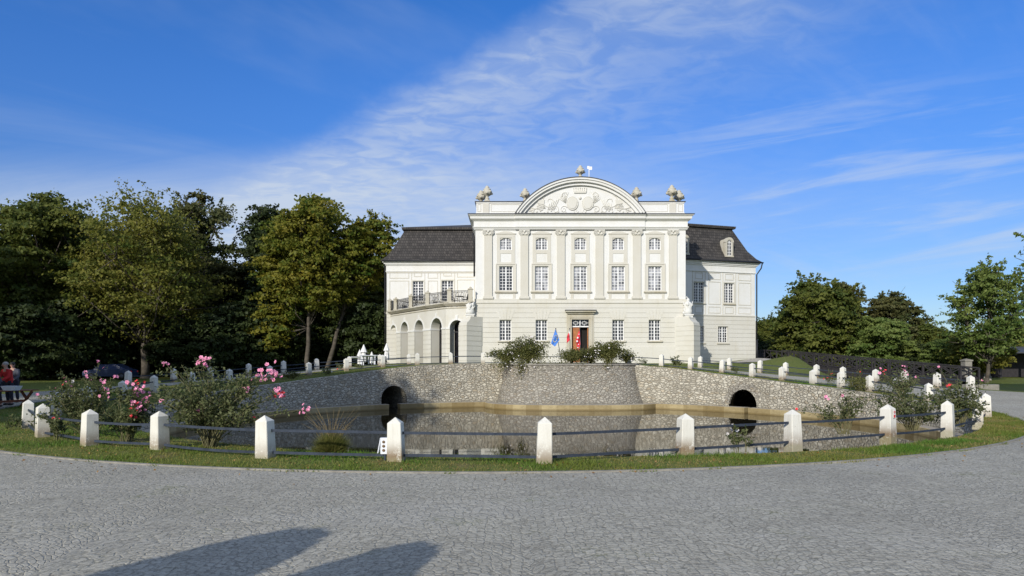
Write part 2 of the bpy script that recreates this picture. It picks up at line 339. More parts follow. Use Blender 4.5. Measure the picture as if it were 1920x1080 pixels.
# ------------------------------------------------------------------ object helpers
def tag(o, label=None, cat=None, group=None, kind=None):
    if label: o['label'] = label
    if cat: o['category'] = cat
    if group: o['group'] = group
    if kind: o['kind'] = kind
    return o
def empty(name, loc, rz=0):
    o = bpy.data.objects.new(name, None); COL.objects.link(o); o.location = loc; o.rotation_euler = (0, 0, rz)
    o.empty_display_size = 0.3; return o
class MB:
    def __init__(s): s.v = []; s.f = []; s.sm = []
    def add(s, vs, fs, smooth=False):
        k = len(s.v); s.v += [tuple(p) for p in vs]; s.f += [tuple(i + k for i in f) for f in fs]; s.sm += [smooth] * len(fs)
    def hexa(s, p8):   # 0-3 bottom ring ccw, 4-7 top ring
        s.add(p8, [(3, 2, 1, 0), (4, 5, 6, 7), (0, 1, 5, 4), (1, 2, 6, 5), (2, 3, 7, 6), (3, 0, 4, 7)])
    def box(s, x0, x1, y0, y1, z0, z1):
        s.hexa([(x0, y0, z0), (x1, y0, z0), (x1, y1, z0), (x0, y1, z0), (x0, y0, z1), (x1, y0, z1), (x1, y1, z1), (x0, y1, z1)])
    def fbox(s, F, u0, u1, n0, n1, z0, z1):    # n grows towards the viewer
        s.hexa([F.P(u0, n1, z0), F.P(u1, n1, z0), F.P(u1, n0, z0), F.P(u0, n0, z0), F.P(u0, n1, z1), F.P(u1, n1, z1), F.P(u1, n0, z1), F.P(u0, n0, z1)])
    def fprism(s, F, pts, n0, n1):             # pts (u,z) polygon ccw seen from the viewer
        k = len(pts); vs = [F.P(u, n1, z) for u, z in pts] + [F.P(u, n0, z) for u, z in pts]
        fs = [tuple(range(k)), tuple(range(2 * k - 1, k - 1, -1))]
        fs += [(i, i + k, (i + 1) % k + k, (i + 1) % k) for i in range(k)]
        s.add(vs, fs)
    def arcband(s, F, uc, zc, r0, r1, a0, a1, n0, n1, seg=40):
        vs = []; fs = []
        for i in range(seg + 1):
            a = a0 + (a1 - a0) * i / seg; c, q = math.cos(a), math.sin(a)
            vs += [F.P(uc + r0 * c, n0, zc + r0 * q), F.P(uc + r1 * c, n0, zc + r1 * q), F.P(uc + r1 * c, n1, zc + r1 * q), F.P(uc + r0 * c, n1, zc + r0 * q)]
        for i in range(seg):
            a = 4 * i; b = a + 4
            for j in range(4): fs.append((a + j, a + (j + 1) % 4, b + (j + 1) % 4, b + j))
        fs.append((3, 2, 1, 0)); e = 4 * seg; fs.append((e, e + 1, e + 2, e + 3)); s.add(vs, fs)
    def tube(s, pts, r, seg=6, r2=None, caps=True):
        pts = [Vector(p) for p in pts]; k = len(pts); vs = []; fs = []
        if r2 is None: r2 = r
        up = Vector((0.13, 0.21, 0.97)); prev = None
        for i, p in enumerate(pts):
            d = (pts[min(i + 1, k - 1)] - pts[max(i - 1, 0)]); d = d.normalized() if d.length > 1e-9 else Vector((0, 0, 1))
            if prev is None:
                a = d.cross(up if abs(d.dot(up)) < 0.95 else Vector((1, 0, 0))).normalized()
            else:
                a = (prev - d * prev.dot(d)); a = a.normalized() if a.length > 1e-6 else d.orthogonal().normalized()
            prev = a; b = d.cross(a); rr = r + (r2 - r) * i / max(1, k - 1)
            for j in range(seg):
                t = 2 * math.pi * j / seg; vs.append(p + a * math.cos(t) * rr + b * math.sin(t) * rr)
        for i in range(k - 1):
            for j in range(seg): fs.append((i * seg + j, i * seg + (j + 1) % seg, (i + 1) * seg + (j + 1) % seg, (i + 1) * seg + j))
        if caps: fs.append(tuple(range(seg - 1, -1, -1))); fs.append(tuple((k - 1) * seg + j for j in range(seg)))
        s.add(vs, fs, True)
    def lathe(s, prof, c, seg=14, sx=1, sy=1, smooth=True):    # prof (r,z)
        vs = []; fs = []
        for r, z in prof:
            for j in range(seg):
                t = 2 * math.pi * j / seg; vs.append((c[0] + r * math.cos(t) * sx, c[1] + r * math.sin(t) * sy, c[2] + z))
        n = len(prof)
        for i in range(n - 1):
            for j in range(seg): fs.append((i * seg + j, i * seg + (j + 1) % seg, (i + 1) * seg + (j + 1) % seg, (i + 1) * seg + j))
        fs.append(tuple(range(seg - 1, -1, -1))); fs.append(tuple((n - 1) * seg + j for j in range(seg)))
        s.add(vs, fs, smooth)
    def ball(s, c, rx, ry=None, rz=None, seg=10, rot=None):
        ry = ry or rx; rz = rz or rx; vs = []; fs = []; n = 7
        for i in range(1, n):
            ph = math.pi * i / n
            for j in range(seg):
                t = 2 * math.pi * j / seg; v = Vector((rx * math.sin(ph) * math.cos(t), ry * math.sin(ph) * math.sin(t), rz * math.cos(ph)))
                if rot: v = rot @ v
                vs.append(Vector(c) + v)
        a = Vector((0, 0, rz)); b = Vector((0, 0, -rz))
        if rot: a = rot @ a; b = rot @ b
        vs += [Vector(c) + a, Vector(c) + b]; k = (n - 1) * seg
        for i in range(n - 2):
            for j in range(seg): fs.append((i * seg + j, (i + 1) * seg + j, (i + 1) * seg + (j + 1) % seg, i * seg + (j + 1) % seg))
        for j in range(seg): fs.append((k, j, (j + 1) % seg)); fs.append((k + 1, (n - 2) * seg + (j + 1) % seg, (n - 2) * seg + j))
        s.add(vs, fs, True)
    def build(s, name, mat, parent=None, origin=(0, 0, 0), bevel=0.0):
        me = bpy.data.meshes.new(name); o = Vector(origin)
        me.from_pydata([Vector(p) - o for p in s.v], [], s.f); me.materials.append(mat)
        me.polygons.foreach_set('use_smooth', s.sm); me.update()
        ob = bpy.data.objects.new(name, me); COL.objects.link(ob)
        if parent: ob.parent = parent
        else: ob.location = o
        if bevel:
            m = ob.modifiers.new('bevel', 'BEVEL'); m.width = bevel; m.segments = 2; m.limit_method = 'ANGLE'
        return ob
class Frame:
    """a vertical plane through (x0,y0) running along (dx,dy); u along it, n towards the viewer"""
    def __init__(s, x0, y0, dx=1.0, dy=0.0):
        l = math.hypot(dx, dy); s.o = (x0, y0); s.d = (dx / l, dy / l); s.nn = (s.d[1], -s.d[0])
    def P(s, u, n, z): return (s.o[0] + s.d[0] * u + s.nn[0] * n, s.o[1] + s.d[1] * u + s.nn[1] * n, z)
    def u(s, px):
        k = (px - 960) / FPX      # X = k Y
        return (k * s.o[1] - s.o[0]) / (s.d[0] - k * s.d[1])
    def z(s, py, px=None):
        Y = s.o[1] + (s.d[1] * s.u(px) if px is not None else 0)
        return CH + (HY - py) * Y / FPX
def wall(mb, F, u0, u1, z0, z1, n0, n1, opens=(), rows=None, gap=0.018):
    """boxes filling a wall face round rectangular openings; rows = course height for rusticated work"""
    zs = {z0, z1}
    for o in opens: zs |= {min(max(o[2], z0), z1), min(max(o[3], z0), z1)}
    gaps = []
    if rows:
        z = z1 - rows
        while z > z0: gaps.append((z, z + gap)); zs |= {z, z + gap}; z -= rows
    zs = sorted(zs)
    for a, b in zip(zs, zs[1:]):
        if b - a < 1e-4: continue
        mid = (a + b) / 2
        if any(p - 1e-6 <= mid <= q + 1e-6 for p, q in gaps): continue
        cuts = sorted((o[0], o[1]) for o in opens if o[2] < mid < o[3]); cur = u0
        for c0, c1 in cuts:
            if c0 > cur + 1e-4: mb.fbox(F, cur, min(c0, u1), n0, n1, a, b)
            cur = max(cur, c1)
        if cur < u1 - 1e-4: mb.fbox(F, cur, u1, n0, n1, a, b)

def np_mesh(name, V, Fc, mat, tint=None, smooth=False):
    """V (n,3), Fc (m,k) constant k"""
    me = bpy.data.meshes.new(name); n = len(V); m, k = Fc.shape
    me.vertices.add(n); me.vertices.foreach_set('co', V.astype(np.float32).ravel())
    me.loops.add(m * k); me.loops.foreach_set('vertex_index', Fc.astype(np.int32).ravel())
    me.polygons.add(m); me.polygons.foreach_set('loop_start', np.arange(0, m * k, k, dtype=np.int32))
    me.polygons.foreach_set('loop_total', np.full(m, k, dtype=np.int32))
    if smooth: me.polygons.foreach_set('use_smooth', np.ones(m, dtype=bool))
    me.update(calc_edges=True)
    if tint is not None:
        at = me.attributes.new('tint', 'FLOAT', 'POINT'); at.data.foreach_set('value', tint.astype(np.float32))
    me.materials.append(mat); return me
def leaves_mesh(name, C, size, rng, mat, tint, out=None, flat=0.35, aspect=0.62):
    """one rhombic leaf face per centre"""
    n = len(C); N = rng.normal(size=(n, 3))
    if out is not None: N = N * 0.75 + out * 0.9
    N[:, 2] += flat; N /= np.linalg.norm(N, axis=1)[:, None]
    A = np.cross(N, rng.normal(size=(n, 3))); A /= np.linalg.norm(A, axis=1)[:, None] + 1e-9; B = np.cross(N, A)
    s = (size * rng.uniform(0.6, 1.35, n))[:, None]
    V = np.stack([C - A * s, C - B * s * aspect + N * s * .15, C + A * s, C + B * s * aspect - N * s * .1], 1).reshape(-1, 3)
    Fc = np.arange(4 * n).reshape(n, 4)
    return np_mesh(name, V, Fc, mat, np.repeat(tint, 4))
def obj(name, me, parent=None, loc=(0, 0, 0)):
    o = bpy.data.objects.new(name, me); COL.objects.link(o); o.location = loc
    if parent: o.parent = parent
    return o
def copy_tree(o, parent=None):
    c = o.copy(); COL.objects.link(c); c.parent = parent
    for ch in list(o.children): copy_tree(ch, c)
    return c

# ------------------------------------------------------------------ terrain
PC = (1.2, 27.5); PA, PB = 14.6, 14.8          # pond ellipse at the wall foot
def sm(a, b, t):
    t = min(1, max(0, (t - a) / (b - a))); return t * t * (3 - 2 * t)
HP = [0, 15, 25, 33, 47, 60, 70, 82, 96, 112, 180]; HV = [1.66, 1.66, 1.58, 1.40, 1.00, 0.68, 0.52, 0.33, 0.12, 0.0, 0.0]
def ter(x, y):
    dx, dy = x - PC[0], y - PC[1]; r = math.hypot(dx, dy); ph = math.degrees(math.atan2(abs(dx), dy))
    H = float(np.interp(ph, HP, HV))
    ex = max(0, -9 - x, (x - (19.3 + max(0, y - 44) * .27)) * 4.0); ey = max(0, 50 - y, y - 92); e = math.hypot(ex, ey)
    base = 0.25 * sm(40, 75, y)
    Gr = base + (1.75 - base) * (1 - sm(0, 15, e))
    h = H + (Gr - H) * sm(22, 32, r)
    h += 0.62 * math.exp(-((x - 22.4) ** 2 / 2.6 + (y - 55.0) ** 2 / 12))            # grassy hump by the bridge
    h += 0.50 * math.exp(-((x - 24.5) ** 2 / 12 + (y - 67) ** 2 / 16))
    h -= 2.4 * math.exp(-(((x - 34.0) / 5.0) ** 2 + ((y - 67) / 8) ** 2))            # dry moat under the bridge
    return h
def ell(th, a, b): # radius of pond ellipse in direction th (from +Y, clockwise)
    return 1 / math.sqrt((math.sin(th) / a) ** 2 + (math.cos(th) / b) ** 2)
KC = (-0.7, 28.9); KR = 18.1
def circ_from(th, c, rad):                      # distance from PC along th to a circle
    d = (math.sin(th), math.cos(th)); f = (PC[0] - c[0], PC[1] - c[1])
    b = d[0] * f[0] + d[1] * f[1]; q = f[0] ** 2 + f[1] ** 2 - rad ** 2
    return -b + math.sqrt(b * b - q)
def ringmesh(name, mat, radii, off, nth=360, kind='structure', wrap=True):
    V = []; Fq = []; m = len(radii(0.0))
    for i in range(nth):
        th = 2 * math.pi * i / nth; s, c = math.sin(th), math.cos(th)
        for r in radii(th):
            x, y = PC[0] + s * r, PC[1] + c * r; V.append((x, y, ter(x, y) + off))
    for i in range(nth):
        j = (i + 1) % nth
        for k in range(m - 1): Fq.append((i * m + k, i * m + k + 1, j * m + k + 1, j * m + k))
    me = bpy.data.meshes.new(name); me.from_pydata(V, [], Fq); me.materials.append(mat)
    me.polygons.foreach_set('use_smooth', [True] * len(Fq)); me.update()
    bm = bmesh.new(); bm.from_mesh(me); bmesh.ops.recalc_face_normals(bm, faces=bm.faces)
    if sum(f.normal.z for f in bm.faces) < 0: bmesh.ops.reverse_faces(bm, faces=bm.faces)
    bm.to_mesh(me); bm.free()
    o = obj(name, me)
    if kind: o['kind'] = kind
    return o
def lin(a, b, n): return [a + (b - a) * i / n for i in range(n + 1)]
ringmesh('ground', M['lawn'], lambda th: lin(ell(th, PA, PB) + .5, 24, 8) + [26, 28, 30, 32, 34, 36, 38, 40, 42, 44, 46, 48, 51, 54, 58, 62, 68, 75, 85, 100, 140, 200, 400, 1200, 3000], -0.045)
ringmesh('grass_verge', M['turf'], lambda th: lin(ell(th, PA, PB) + .52 - .56 * sm(100, 112, math.degrees(min(th, 2 * math.pi - th))), circ_from(th, KC, KR), 5), 0.0)
def rout(th):
    ph = math.degrees(th); ph = ph - 360 if ph > 180 else ph
    if ph >= 0: o = float(np.interp(ph, [0, 62, 74, 84, 92, 100, 110, 180], [20.6, 20.6, 21.4, 24.5, 30, 60, 110, 110]))
    else: o = float(np.interp(-ph, [0, 55, 62, 75, 90, 110, 180], [20.6, 20.6, 22, 34, 45, 90, 110]))
    return max(o, circ_from(th, KC, KR) + 2.4)
ringmesh('paving', M['paving'], lambda th: lin(circ_from(th, KC, KR) + .05, rout(th), 14), 0.004)
# kerb: real low step
kv = []; kf = []; n = 360
for i in range(n):
    th = 2 * math.pi * i / n; r0 = circ_from(th, KC, KR) - .02
    for r, dz in ((r0, -.05), (r0, .028), (r0 + .075, .028), (r0 + .08, -.05)):
        x, y = PC[0] + math.sin(th) * r, PC[1] + math.cos(th) * r; kv.append((x, y, ter(x, y) + dz))
for i in range(n):
    j = (i + 1) % n
    for k in range(3): kf.append((i * 4 + k, j * 4 + k, j * 4 + k + 1, i * 4 + k + 1))
mb = MB(); mb.add(kv, kf); tag(mb.build('kerb', M['kerb']), kind='structure')
# gravel path from the palace to the bridge
mb = MB(); pts = [(18.5, 61), (21.5, 62.5), (25, 65.5), (28, 71), (29.5, 76)]; wv = [2.2, 2.6, 2.6, 2.0, 1.5]
vs = []; fs = []
fine = [(float(np.interp(t, range(5), [p[0] for p in pts])), float(np.interp(t, range(5), [p[1] for p in pts])), float(np.interp(t, range(5), wv))) for t in np.linspace(0, 4, 41)]
for i, (x, y, w) in enumerate(fine):
    for k in range(7):
        q = (k - 3) / 3 * w; X, Y = x - q * .35 - .0, y + q * .9 - 0.0; vs.append((X + q * .5, Y, ter(X + q * .5, Y) + 0.012))
for i in range(40):
    for k in range(6): fs.append((i * 7 + k, (i + 1) * 7 + k, (i + 1) * 7 + k + 1, i * 7 + k + 1))
mb.add(vs, fs, True); tag(mb.build('gravel_path', M['gravel']), kind='structure')

# water
mb = MB(); vs = [(PC[0] + math.sin(t) * 16.5, PC[1] + math.cos(t) * 16.5, -0.95) for t in [-2 * math.pi * i / 96 for i in range(96)]]
mb.add(vs, [tuple(range(96))]); tag(mb.build('water', M['water']), kind='structure')
# water inside the culverts is the same sheet (it reaches under the walls)

# pond wall: solid ring, culvert mouths cut with a boolean
def solid_ring(n=288):
    vs = []; fs = []
    for i in range(n):
        th = 2 * math.pi * i / n; s, c = math.sin(th), math.cos(th); e = ell(th, PA, PB)
        xt, yt = PC[0] + s * (e + .3), PC[1] + c * (e + .3); ht = ter(xt, yt) - .10 * sm(96, 104, math.degrees(min(th, 2 * math.pi - th)))
        for r, z in ((e, -1.7), (e + .04, -.6), (e + .26, ht + .02), (e + .56, ht + .025), (e + .58, ht - .35), (e + 11, ht - .35), (e + 11, -1.7)):
            vs.append((PC[0] + s * r, PC[1] + c * r, z))
    k = 7
    for i in range(n):
        j = (i + 1) % n
        for a in range(k): fs.append((i * k + a, i * k + (a + 1) % k, j * k + (a + 1) % k, j * k + a))
    return vs, fs
vs, fs = solid_ring(); mb = MB(); mb.add(vs, fs)
root_w = empty('pond_wall', (PC[0], PC[1], -.95))
tag(root_w, 'curved rubble stone retaining wall round the pond with two arched culverts', 'wall')
pw = mb.build('masonry', M['rubble'], root_w, (PC[0], PC[1], -.95))
bm = bmesh.new(); bm.from_mesh(pw.data); bmesh.ops.recalc_face_normals(bm, faces=bm.faces); bm.to_mesh(pw.data); bm.free()
ARCH = []
for px, zc, rad in ((740, -.42, .82), (1392, -.54, .84)):
    # ray from the camera meets the ellipse on the far side
    k = (px - 960) / FPX; A = (k / PA) ** 2 + 1 / PB ** 2; B = 2 * (-(k * PC[0]) / PA ** 2 - PC[1] / PB ** 2); C_ = (PC[0] / PA) ** 2 + (PC[1] / PB) ** 2 - 1
    Y = (-B + math.sqrt(B * B - 4 * A * C_)) / (2 * A); X = k * Y
    ARCH.append((X, Y, zc, rad))
for X, Y, zc, rad in ARCH:
    d = Vector((X - PC[0], Y - PC[1], 0)).normalized(); t = Vector((d.y, -d.x, 0)); c0 = Vector((X, Y, 0))
    dt = Vector((.36, .93, 0)).normalized() if X > 0 else d
    prof = [(-rad, -1.6)] + [(-rad * math.cos(math.pi * i / 16), zc + rad * math.sin(math.pi * i / 16)) for i in range(17)] + [(rad, -1.6)]
    vs = []
    for q in (-1.5, 10.0):
        for a, z in prof: p = c0 + t * a + dt * q; vs.append((p.x, p.y, z))
    m_ = len(prof); fs = [tuple(range(m_)), tuple(range(2 * m_ - 1, m_ - 1, -1))] + [(i, i + m_, (i + 1) % m_ + m_, (i + 1) % m_) for i in range(m_)]
    cb = MB(); cb.add(vs, fs); cut = cb.build('cutter', M['rubble'])
    bm = bmesh.new(); bm.from_mesh(cut.data); bmesh.ops.recalc_face_normals(bm, faces=bm.faces); bm.to_mesh(cut.data); bm.free()
    md = pw.modifiers.new('b', 'BOOLEAN'); md.operation = 'DIFFERENCE'; md.object = cut; md.solver = 'EXACT'
    bpy.context.view_layer.update(); dg = bpy.context.evaluated_depsgraph_get()
    # cutter is in world space, wall mesh is local to its root: both evaluated by world matrices
    me = bpy.data.meshes.new_from_object(pw.evaluated_get(dg)); pw.modifiers.clear(); pw.data = me
    bpy.data.objects.remove(cut)
    # voussoirs
    vb = MB()
    for i in range(15):
        a0 = math.pi * (i + .06) / 15; a1 = math.pi * (i + .94) / 15; L = .30 + .07 * ((i * 7) % 3)
        p8 = []
        for q in (0.10, -.035):
            for a, rr in ((a0, rad), (a1, rad), (a1, rad + L), (a0, rad + L)):
                zz_ = zc + rr * math.sin(a); lean = .04 + max(0, zz_ + .6) * .13
                p = c0 + t * (rr * math.cos(a)) + d * (q + lean); p8.append((p.x, p.y, zz_))
        vb.hexa(p8)
    vb.build('arch_stones', M['rubble_grey'], root_w, (PC[0], PC[1], -.95))
# bastion
def bast(w, yf, yb, n=40, p=2.9):
    out = []
    for i in range(n + 1):
        a = math.pi * i / n; c, s = math.cos(a), math.sin(a)
        x = -math.copysign(abs(c) ** (2 / p), c) * w; y = abs(s) ** (2 / p)
        out.append((3.65 + x, yb - (yb - yf) * y))
    return out
rb = empty('stone_bastion', (3.65, 41, -.95)); tag(rb, 'battered grey stone bastion jutting into the pond below the flags', 'bastion')
b0 = bast(5.0, 38.9, 42.6); b1 = bast(4.15, 40.15, 42.9); mb = MB(); m_ = len(b0)
lv = 10; vs = []
for q in range(lv + 1):
    t = q / lv; tt = t + .18 * math.sin(math.pi * t)      # slight flare at the foot
    for (xa, ya), (xb, yb) in zip(b0, b1): vs.append((xa + (xb - xa) * tt, ya + (yb - ya) * tt, -1.7 + t * (1.645 + 1.7)))
fs = [(q * m_ + i, q * m_ + i + 1, (q + 1) * m_ + i + 1, (q + 1) * m_ + i) for q in range(lv) for i in range(m_ - 1)]
mb.add(vs, fs, True); o_ = mb.build('masonry', M['rubble_grey'], rb, rb.location)
mb = MB()
top = [(x, y, 1.655) for x, y in b1]; lo = [(x, y, 1.575) for x, y in b1]
cen = lambda p, k: (3.65 + (p[0] - 3.65) * k, 42.9 + (p[1] - 42.9) * k)
vs = []
for (x, y) in b1:
    a = cen((x, y), 1.022); b = cen((x, y), .90); vs += [(a[0], a[1], 1.60), (a[0], a[1], 1.69), (b[0], b[1], 1.69)]
fs = [(i * 3 + k, (i + 1) * 3 + k, (i + 1) * 3 + k + 1, i * 3 + k + 1) for i in range(m_ - 1) for k in range(2)]
mb.add(vs, fs); mb.build('coping', M['kerb'], rb, rb.location)
mb = MB(); cap = [(*cen(p, .905), 1.67) for p in b1]; mb.add(cap, [tuple(range(len(cap)))]); mb.build('planting_bed', M['soil'], rb, rb.location)
# water-level ledges
def ledge_strip(path_in, path_out, zt=-.64):
    vs = []; fs = []
    for (xi, yi), (xo, yo) in zip(path_in, path_out): vs += [(xi, yi, -1.5), (xi, yi, zt - .03), (xi + (xo - xi) * .06, yi + (yo - yi) * .06, zt), (xo, yo, zt)]
    for i in range(len(path_in) - 1):
        for k in range(3): fs.append((i * 4 + k, (i + 1) * 4 + k, (i + 1) * 4 + k + 1, i * 4 + k + 1))
    k = len(path_in) - 1; fs.append((0, 1, 2, 3)); fs.append((k * 4 + 3, k * 4 + 2, k * 4 + 1, k * 4)); return vs, fs
def phi_of(X, Y): return math.atan2(X - PC[0], Y - PC[1])
pa, pb = phi_of(*ARCH[0][:2]), phi_of(*ARCH[1][:2]); gp = 0.80 / 14.7
bl, br = phi_of(-1.5, 42.2), phi_of(8.8, 41.2)
for a, b in ((pa + .18 / 14.7, bl + .02), (br - .02, pb + .38 / 14.7), (pb + .62 / 14.7, pa + 2 * math.pi - .55 / 14.7)):
    ths = lin(a, b, max(6, int((b - a) * 40)))
    pi_ = [(PC[0] + math.sin(t) * (ell(t, PA, PB) - .42), PC[1] + math.cos(t) * (ell(t, PA, PB) - .42)) for t in ths]
    po = [(PC[0] + math.sin(t) * (ell(t, PA, PB) + .1), PC[1] + math.cos(t) * (ell(t, PA, PB) + .1)) for t in ths]
    mb = MB(); mb.add(*ledge_strip(pi_, po)); mb.build('ledge', M['ledge'], root_w, root_w.location)
bi = bast(5.35, 38.45, 42.6); bo = bast(4.8, 39.1, 42.6); mb = MB(); mb.add(*ledge_strip(bi, bo, -.638)); mb.build('ledge', M['ledge'], rb, rb.location)

# ------------------------------------------------------------------ palace
MF = Frame(0, 57.0); X_ = MF.u; Z_ = lambda py: CH + (HY - py) * 57.0 / FPX
PR = (5.7, 57.0, 1.7); pal = empty('palace', PR)
tag(pal, 'white baroque palace with arched pediment, urns and dark shingled mansard wings', 'palace')
def pb_(mb, name, mat, parent=None, bevel=0): return mb.build(name, mat, parent or pal, PR, bevel)
GZ = 1.2
main_op = []
bays = [948.6, 1015.7, 1088.2, 1159.2, 1228.0]
def window(F, u0, u1, z0, z1, cols, rows, gl='glass', arch=0.0, depth=.20, name='window', heavy=.055):
    """frame with glazing bars as the part, pane as its sub-part"""
    mb = MB(); n1 = -depth; n0 = n1 - .06; w = heavy
    mb.fbox(F, u0, u0 + w, n0, n1, z0, z1); mb.fbox(F, u1 - w, u1, n0, n1, z0, z1)
    mb.fbox(F, u0 + w, u1 - w, n0, n1, z0, z0 + w); mb.fbox(F, u0 + w, u1 - w, n0, n1, z1 - w, z1)
    uc = (u0 + u1) / 2; mb.fbox(F, uc - .05, uc + .05, n0, n1 + .015, z0 + w, z1 - w)
    for side in (0, 1):
        a, b = (u0 + w, uc - .05) if side == 0 else (uc + .05, u1 - w)
        for i in range(1, cols // 2):
            c = a + (b - a) * i / (cols // 2); mb.fbox(F, c - .017, c + .017, n0 + .01, n1 - .01, z0 + w, z1 - w)
        for j in range(1, rows):
            zc = z0 + w + (z1 - z0 - 2 * w) * j / rows; t = .03 if (rows > 5 and j == rows - 2) or rows == 3 and j == 2 else .017
            mb.fbox(F, a, b, n0 + .008, n1 - .008, zc - t, zc + t)
    if arch > 0:
        pts = [(u0 - .02, z1 + .02), (u0 - .02, z1 - arch)]
        for i in range(9):
            t = i / 8; pts.append((u0 + (u1 - u0) * t, z1 - arch + arch * (1 - (2 * t - 1) ** 2)))
        pts += [(u1 + .02, z1 - arch), (u1 + .02, z1 + .02)]
        # two spandrels
        l = [(u0, z1)] + [(u0 + (u1 - u0) * i / 16, z1 - arch + arch * (1 - (2 * i / 16 - 1) ** 2)) for i in range(0, 9)]
        r = [(u0 + (u1 - u0) * i / 16, z1 - arch + arch * (1 - (2 * i / 16 - 1) ** 2)) for i in range(8, 17)] + [(u1, z1)]
        sp = MB(); sp.fprism(F, l, n0, -.02); sp.fprism(F, r, n0, -.02); pb_(sp, 'window_arch', M['beige'])
    fr = pb_(mb, name, M['frame']); pn = MB()
    pn.add([F.P(u0, n0 + .02, z0), F.P(u1, n0 + .02, z0), F.P(u1, n0 + .02, z1), F.P(u0, n0 + .02, z1)], [(0, 1, 2, 3)])
    pb_(pn, 'pane', M[gl], fr); return fr
def rectring(mb, F, u0, u1, z0, z1, w, n0, n1):
    mb.fbox(F, u0, u0 + w, n0, n1, z0, z1); mb.fbox(F, u1 - w, u1, n0, n1, z0, z1)
    mb.fbox(F, u0 + w, u1 - w, n0, n1, z0, z0 + w); mb.fbox(F, u0 + w, u1 - w, n0, n1, z1 - w, z1)

# --- central block walls
U0, U1 = X_(891.5), X_(1285.5)
zb0, zb1 = Z_(568.5), Z_(560.5); zc = Z_(431)
op_up = []; op_gr = []
for c in bays:
    u = X_(c); op_up += [(u - .49, u + .49, Z_(468.6), Z_(446)), (u - .56, u + .56, Z_(545), Z_(499))]
for c in (947.6, 1015.3, 1159.0, 1227.3):
    u = X_(c); op_gr.append((u - .49, u + .49, Z_(638.5), Z_(599.8)))
DU0, DU1, DZ0, DZ1 = X_(1071.8), X_(1103.8), 1.78, Z_(599)
op_gr.append((DU0, DU1, DZ0, DZ1))
mb = MB(); wall(mb, MF, U0, U1, zb1, Z_(405), -.6, 0, op_up)
mb.box(U0, U1, 57.66, 80, GZ, Z_(405)); pb_(mb, 'upper_wall', M['white'])
mb = MB(); wall(mb, MF, U0, U1, GZ, zb0, -.6, .0, op_gr); wall(mb, MF, U0 - .03, U1 + .03, GZ + .9, zb0, .0, .055, op_gr, rows=.41); mb.fbox(MF, U0 - .05, DU0 - .5, .0, .10, GZ, GZ + .9 + 1.0); mb.fbox(MF, DU1 + .5, U1 + .05, .0, .10, GZ, GZ + 1.9)
mb.fbox(MF, U0 - .10, U1 + .10, -.02, .13, zb0, zb0 + .09); mb.fbox(MF, U0 - .06, U1 + .06, -.02, .085, zb0 + .09, zb1)
pb_(mb, 'lower_wall', M['cream'])
# dark room behind openings
mb = MB(); mb.add([MF.P(U0 + .3, -.62, GZ), MF.P(U1 - .3, -.62, GZ), MF.P(U1 - .3, -.62, 14), MF.P(U0 + .3, -.62, 14)], [(0, 1, 2, 3)]); pb_(mb, 'interior', M['dark'])
# bay surrounds, one part for each bay
for c in bays:
    u = X_(c); hw = .76; mb = MB()
    ops = [(u - .49, u + .49, Z_(468.6), Z_(446)), (u - .45, u + .45, Z_(491.7), Z_(475.3))]
    wall(mb, MF, u - hw, u + hw, Z_(494), Z_(439), 0, .035, ops)
    zt = Z_(439); pts = [(u - .82, zt), (u + .82, zt), (u + .82, zt + .07)] + [(u + .70 - 1.4 * i / 12, zt + .07 + .16 * (1 - (2 * i / 12 - 1) ** 2)) for i in range(13)] + [(u - .82, zt + .07)]
    mb.fprism(MF, pts, 0, .09)
    rectring(mb, MF, u - .86, u + .86, Z_(546.5), Z_(494), .085, 0, .075)
    wall(mb, MF, u - .775, u + .775, Z_(546.5) + .085, Z_(494) - .085, 0, .035, [(u - .56, u + .56, Z_(545), Z_(499))])
    wall(mb, MF, u - .80, u + .80, zb1, Z_(548.9), 0, .03, [(u - .58, u + .58, Z_(560), Z_(551))])
    pb_(mb, 'window_surround', M['beige'])
    sl = MB(); sl.fbox(MF, u - .93, u + .93, 0, .17, Z_(548.9), Z_(546.5)); pb_(sl, 'window_sill', M['stone'])
for c in (947.6, 1015.3, 1159.0, 1227.3):
    u = X_(c); sl = MB(); sl.fbox(MF, u - .64, u + .64, .05, .20, Z_(641.5), Z_(638.6)); pb_(sl, 'window_sill', M['stone'])
gls = ['glass', 'glass_curtain', 'glass_curtain', 'glass_curtain', 'glass_curtain']
for c, gl in zip(bays, gls):
    u = X_(c)
    window(MF, u - .49, u + .49, Z_(468.6), Z_(446), 4, 4, 'glass_curtain', arch=.20, depth=.10)
    window(MF, u - .56, u + .56, Z_(545), Z_(499), 4, 8, gl, depth=.13)
for c in (947.6, 1015.3, 1159.0, 1227.3):
    u = X_(c); window(MF, u - .49, u + .49, Z_(638.5), Z_(599.8), 4, 6, 'glass', depth=.13)
# flat arch keystones over ground windows
for c in (947.6, 1015.3, 1159.0, 1227.3):
    mb = MB(); u = X_(c); z0 = Z_(599.8) + .03; z1 = z0 + .85
    for k in (-2, -1, 0, 1, 2):
        a = u + k * .2; b = u + k * .33; mb.fprism(MF, [(a - .09, z0), (a + .09, z0), (b + .13, z1), (b - .13, z1)], .055, .072 + .012 * (k == 0))
    pb_(mb, 'keystones', M['cream'])
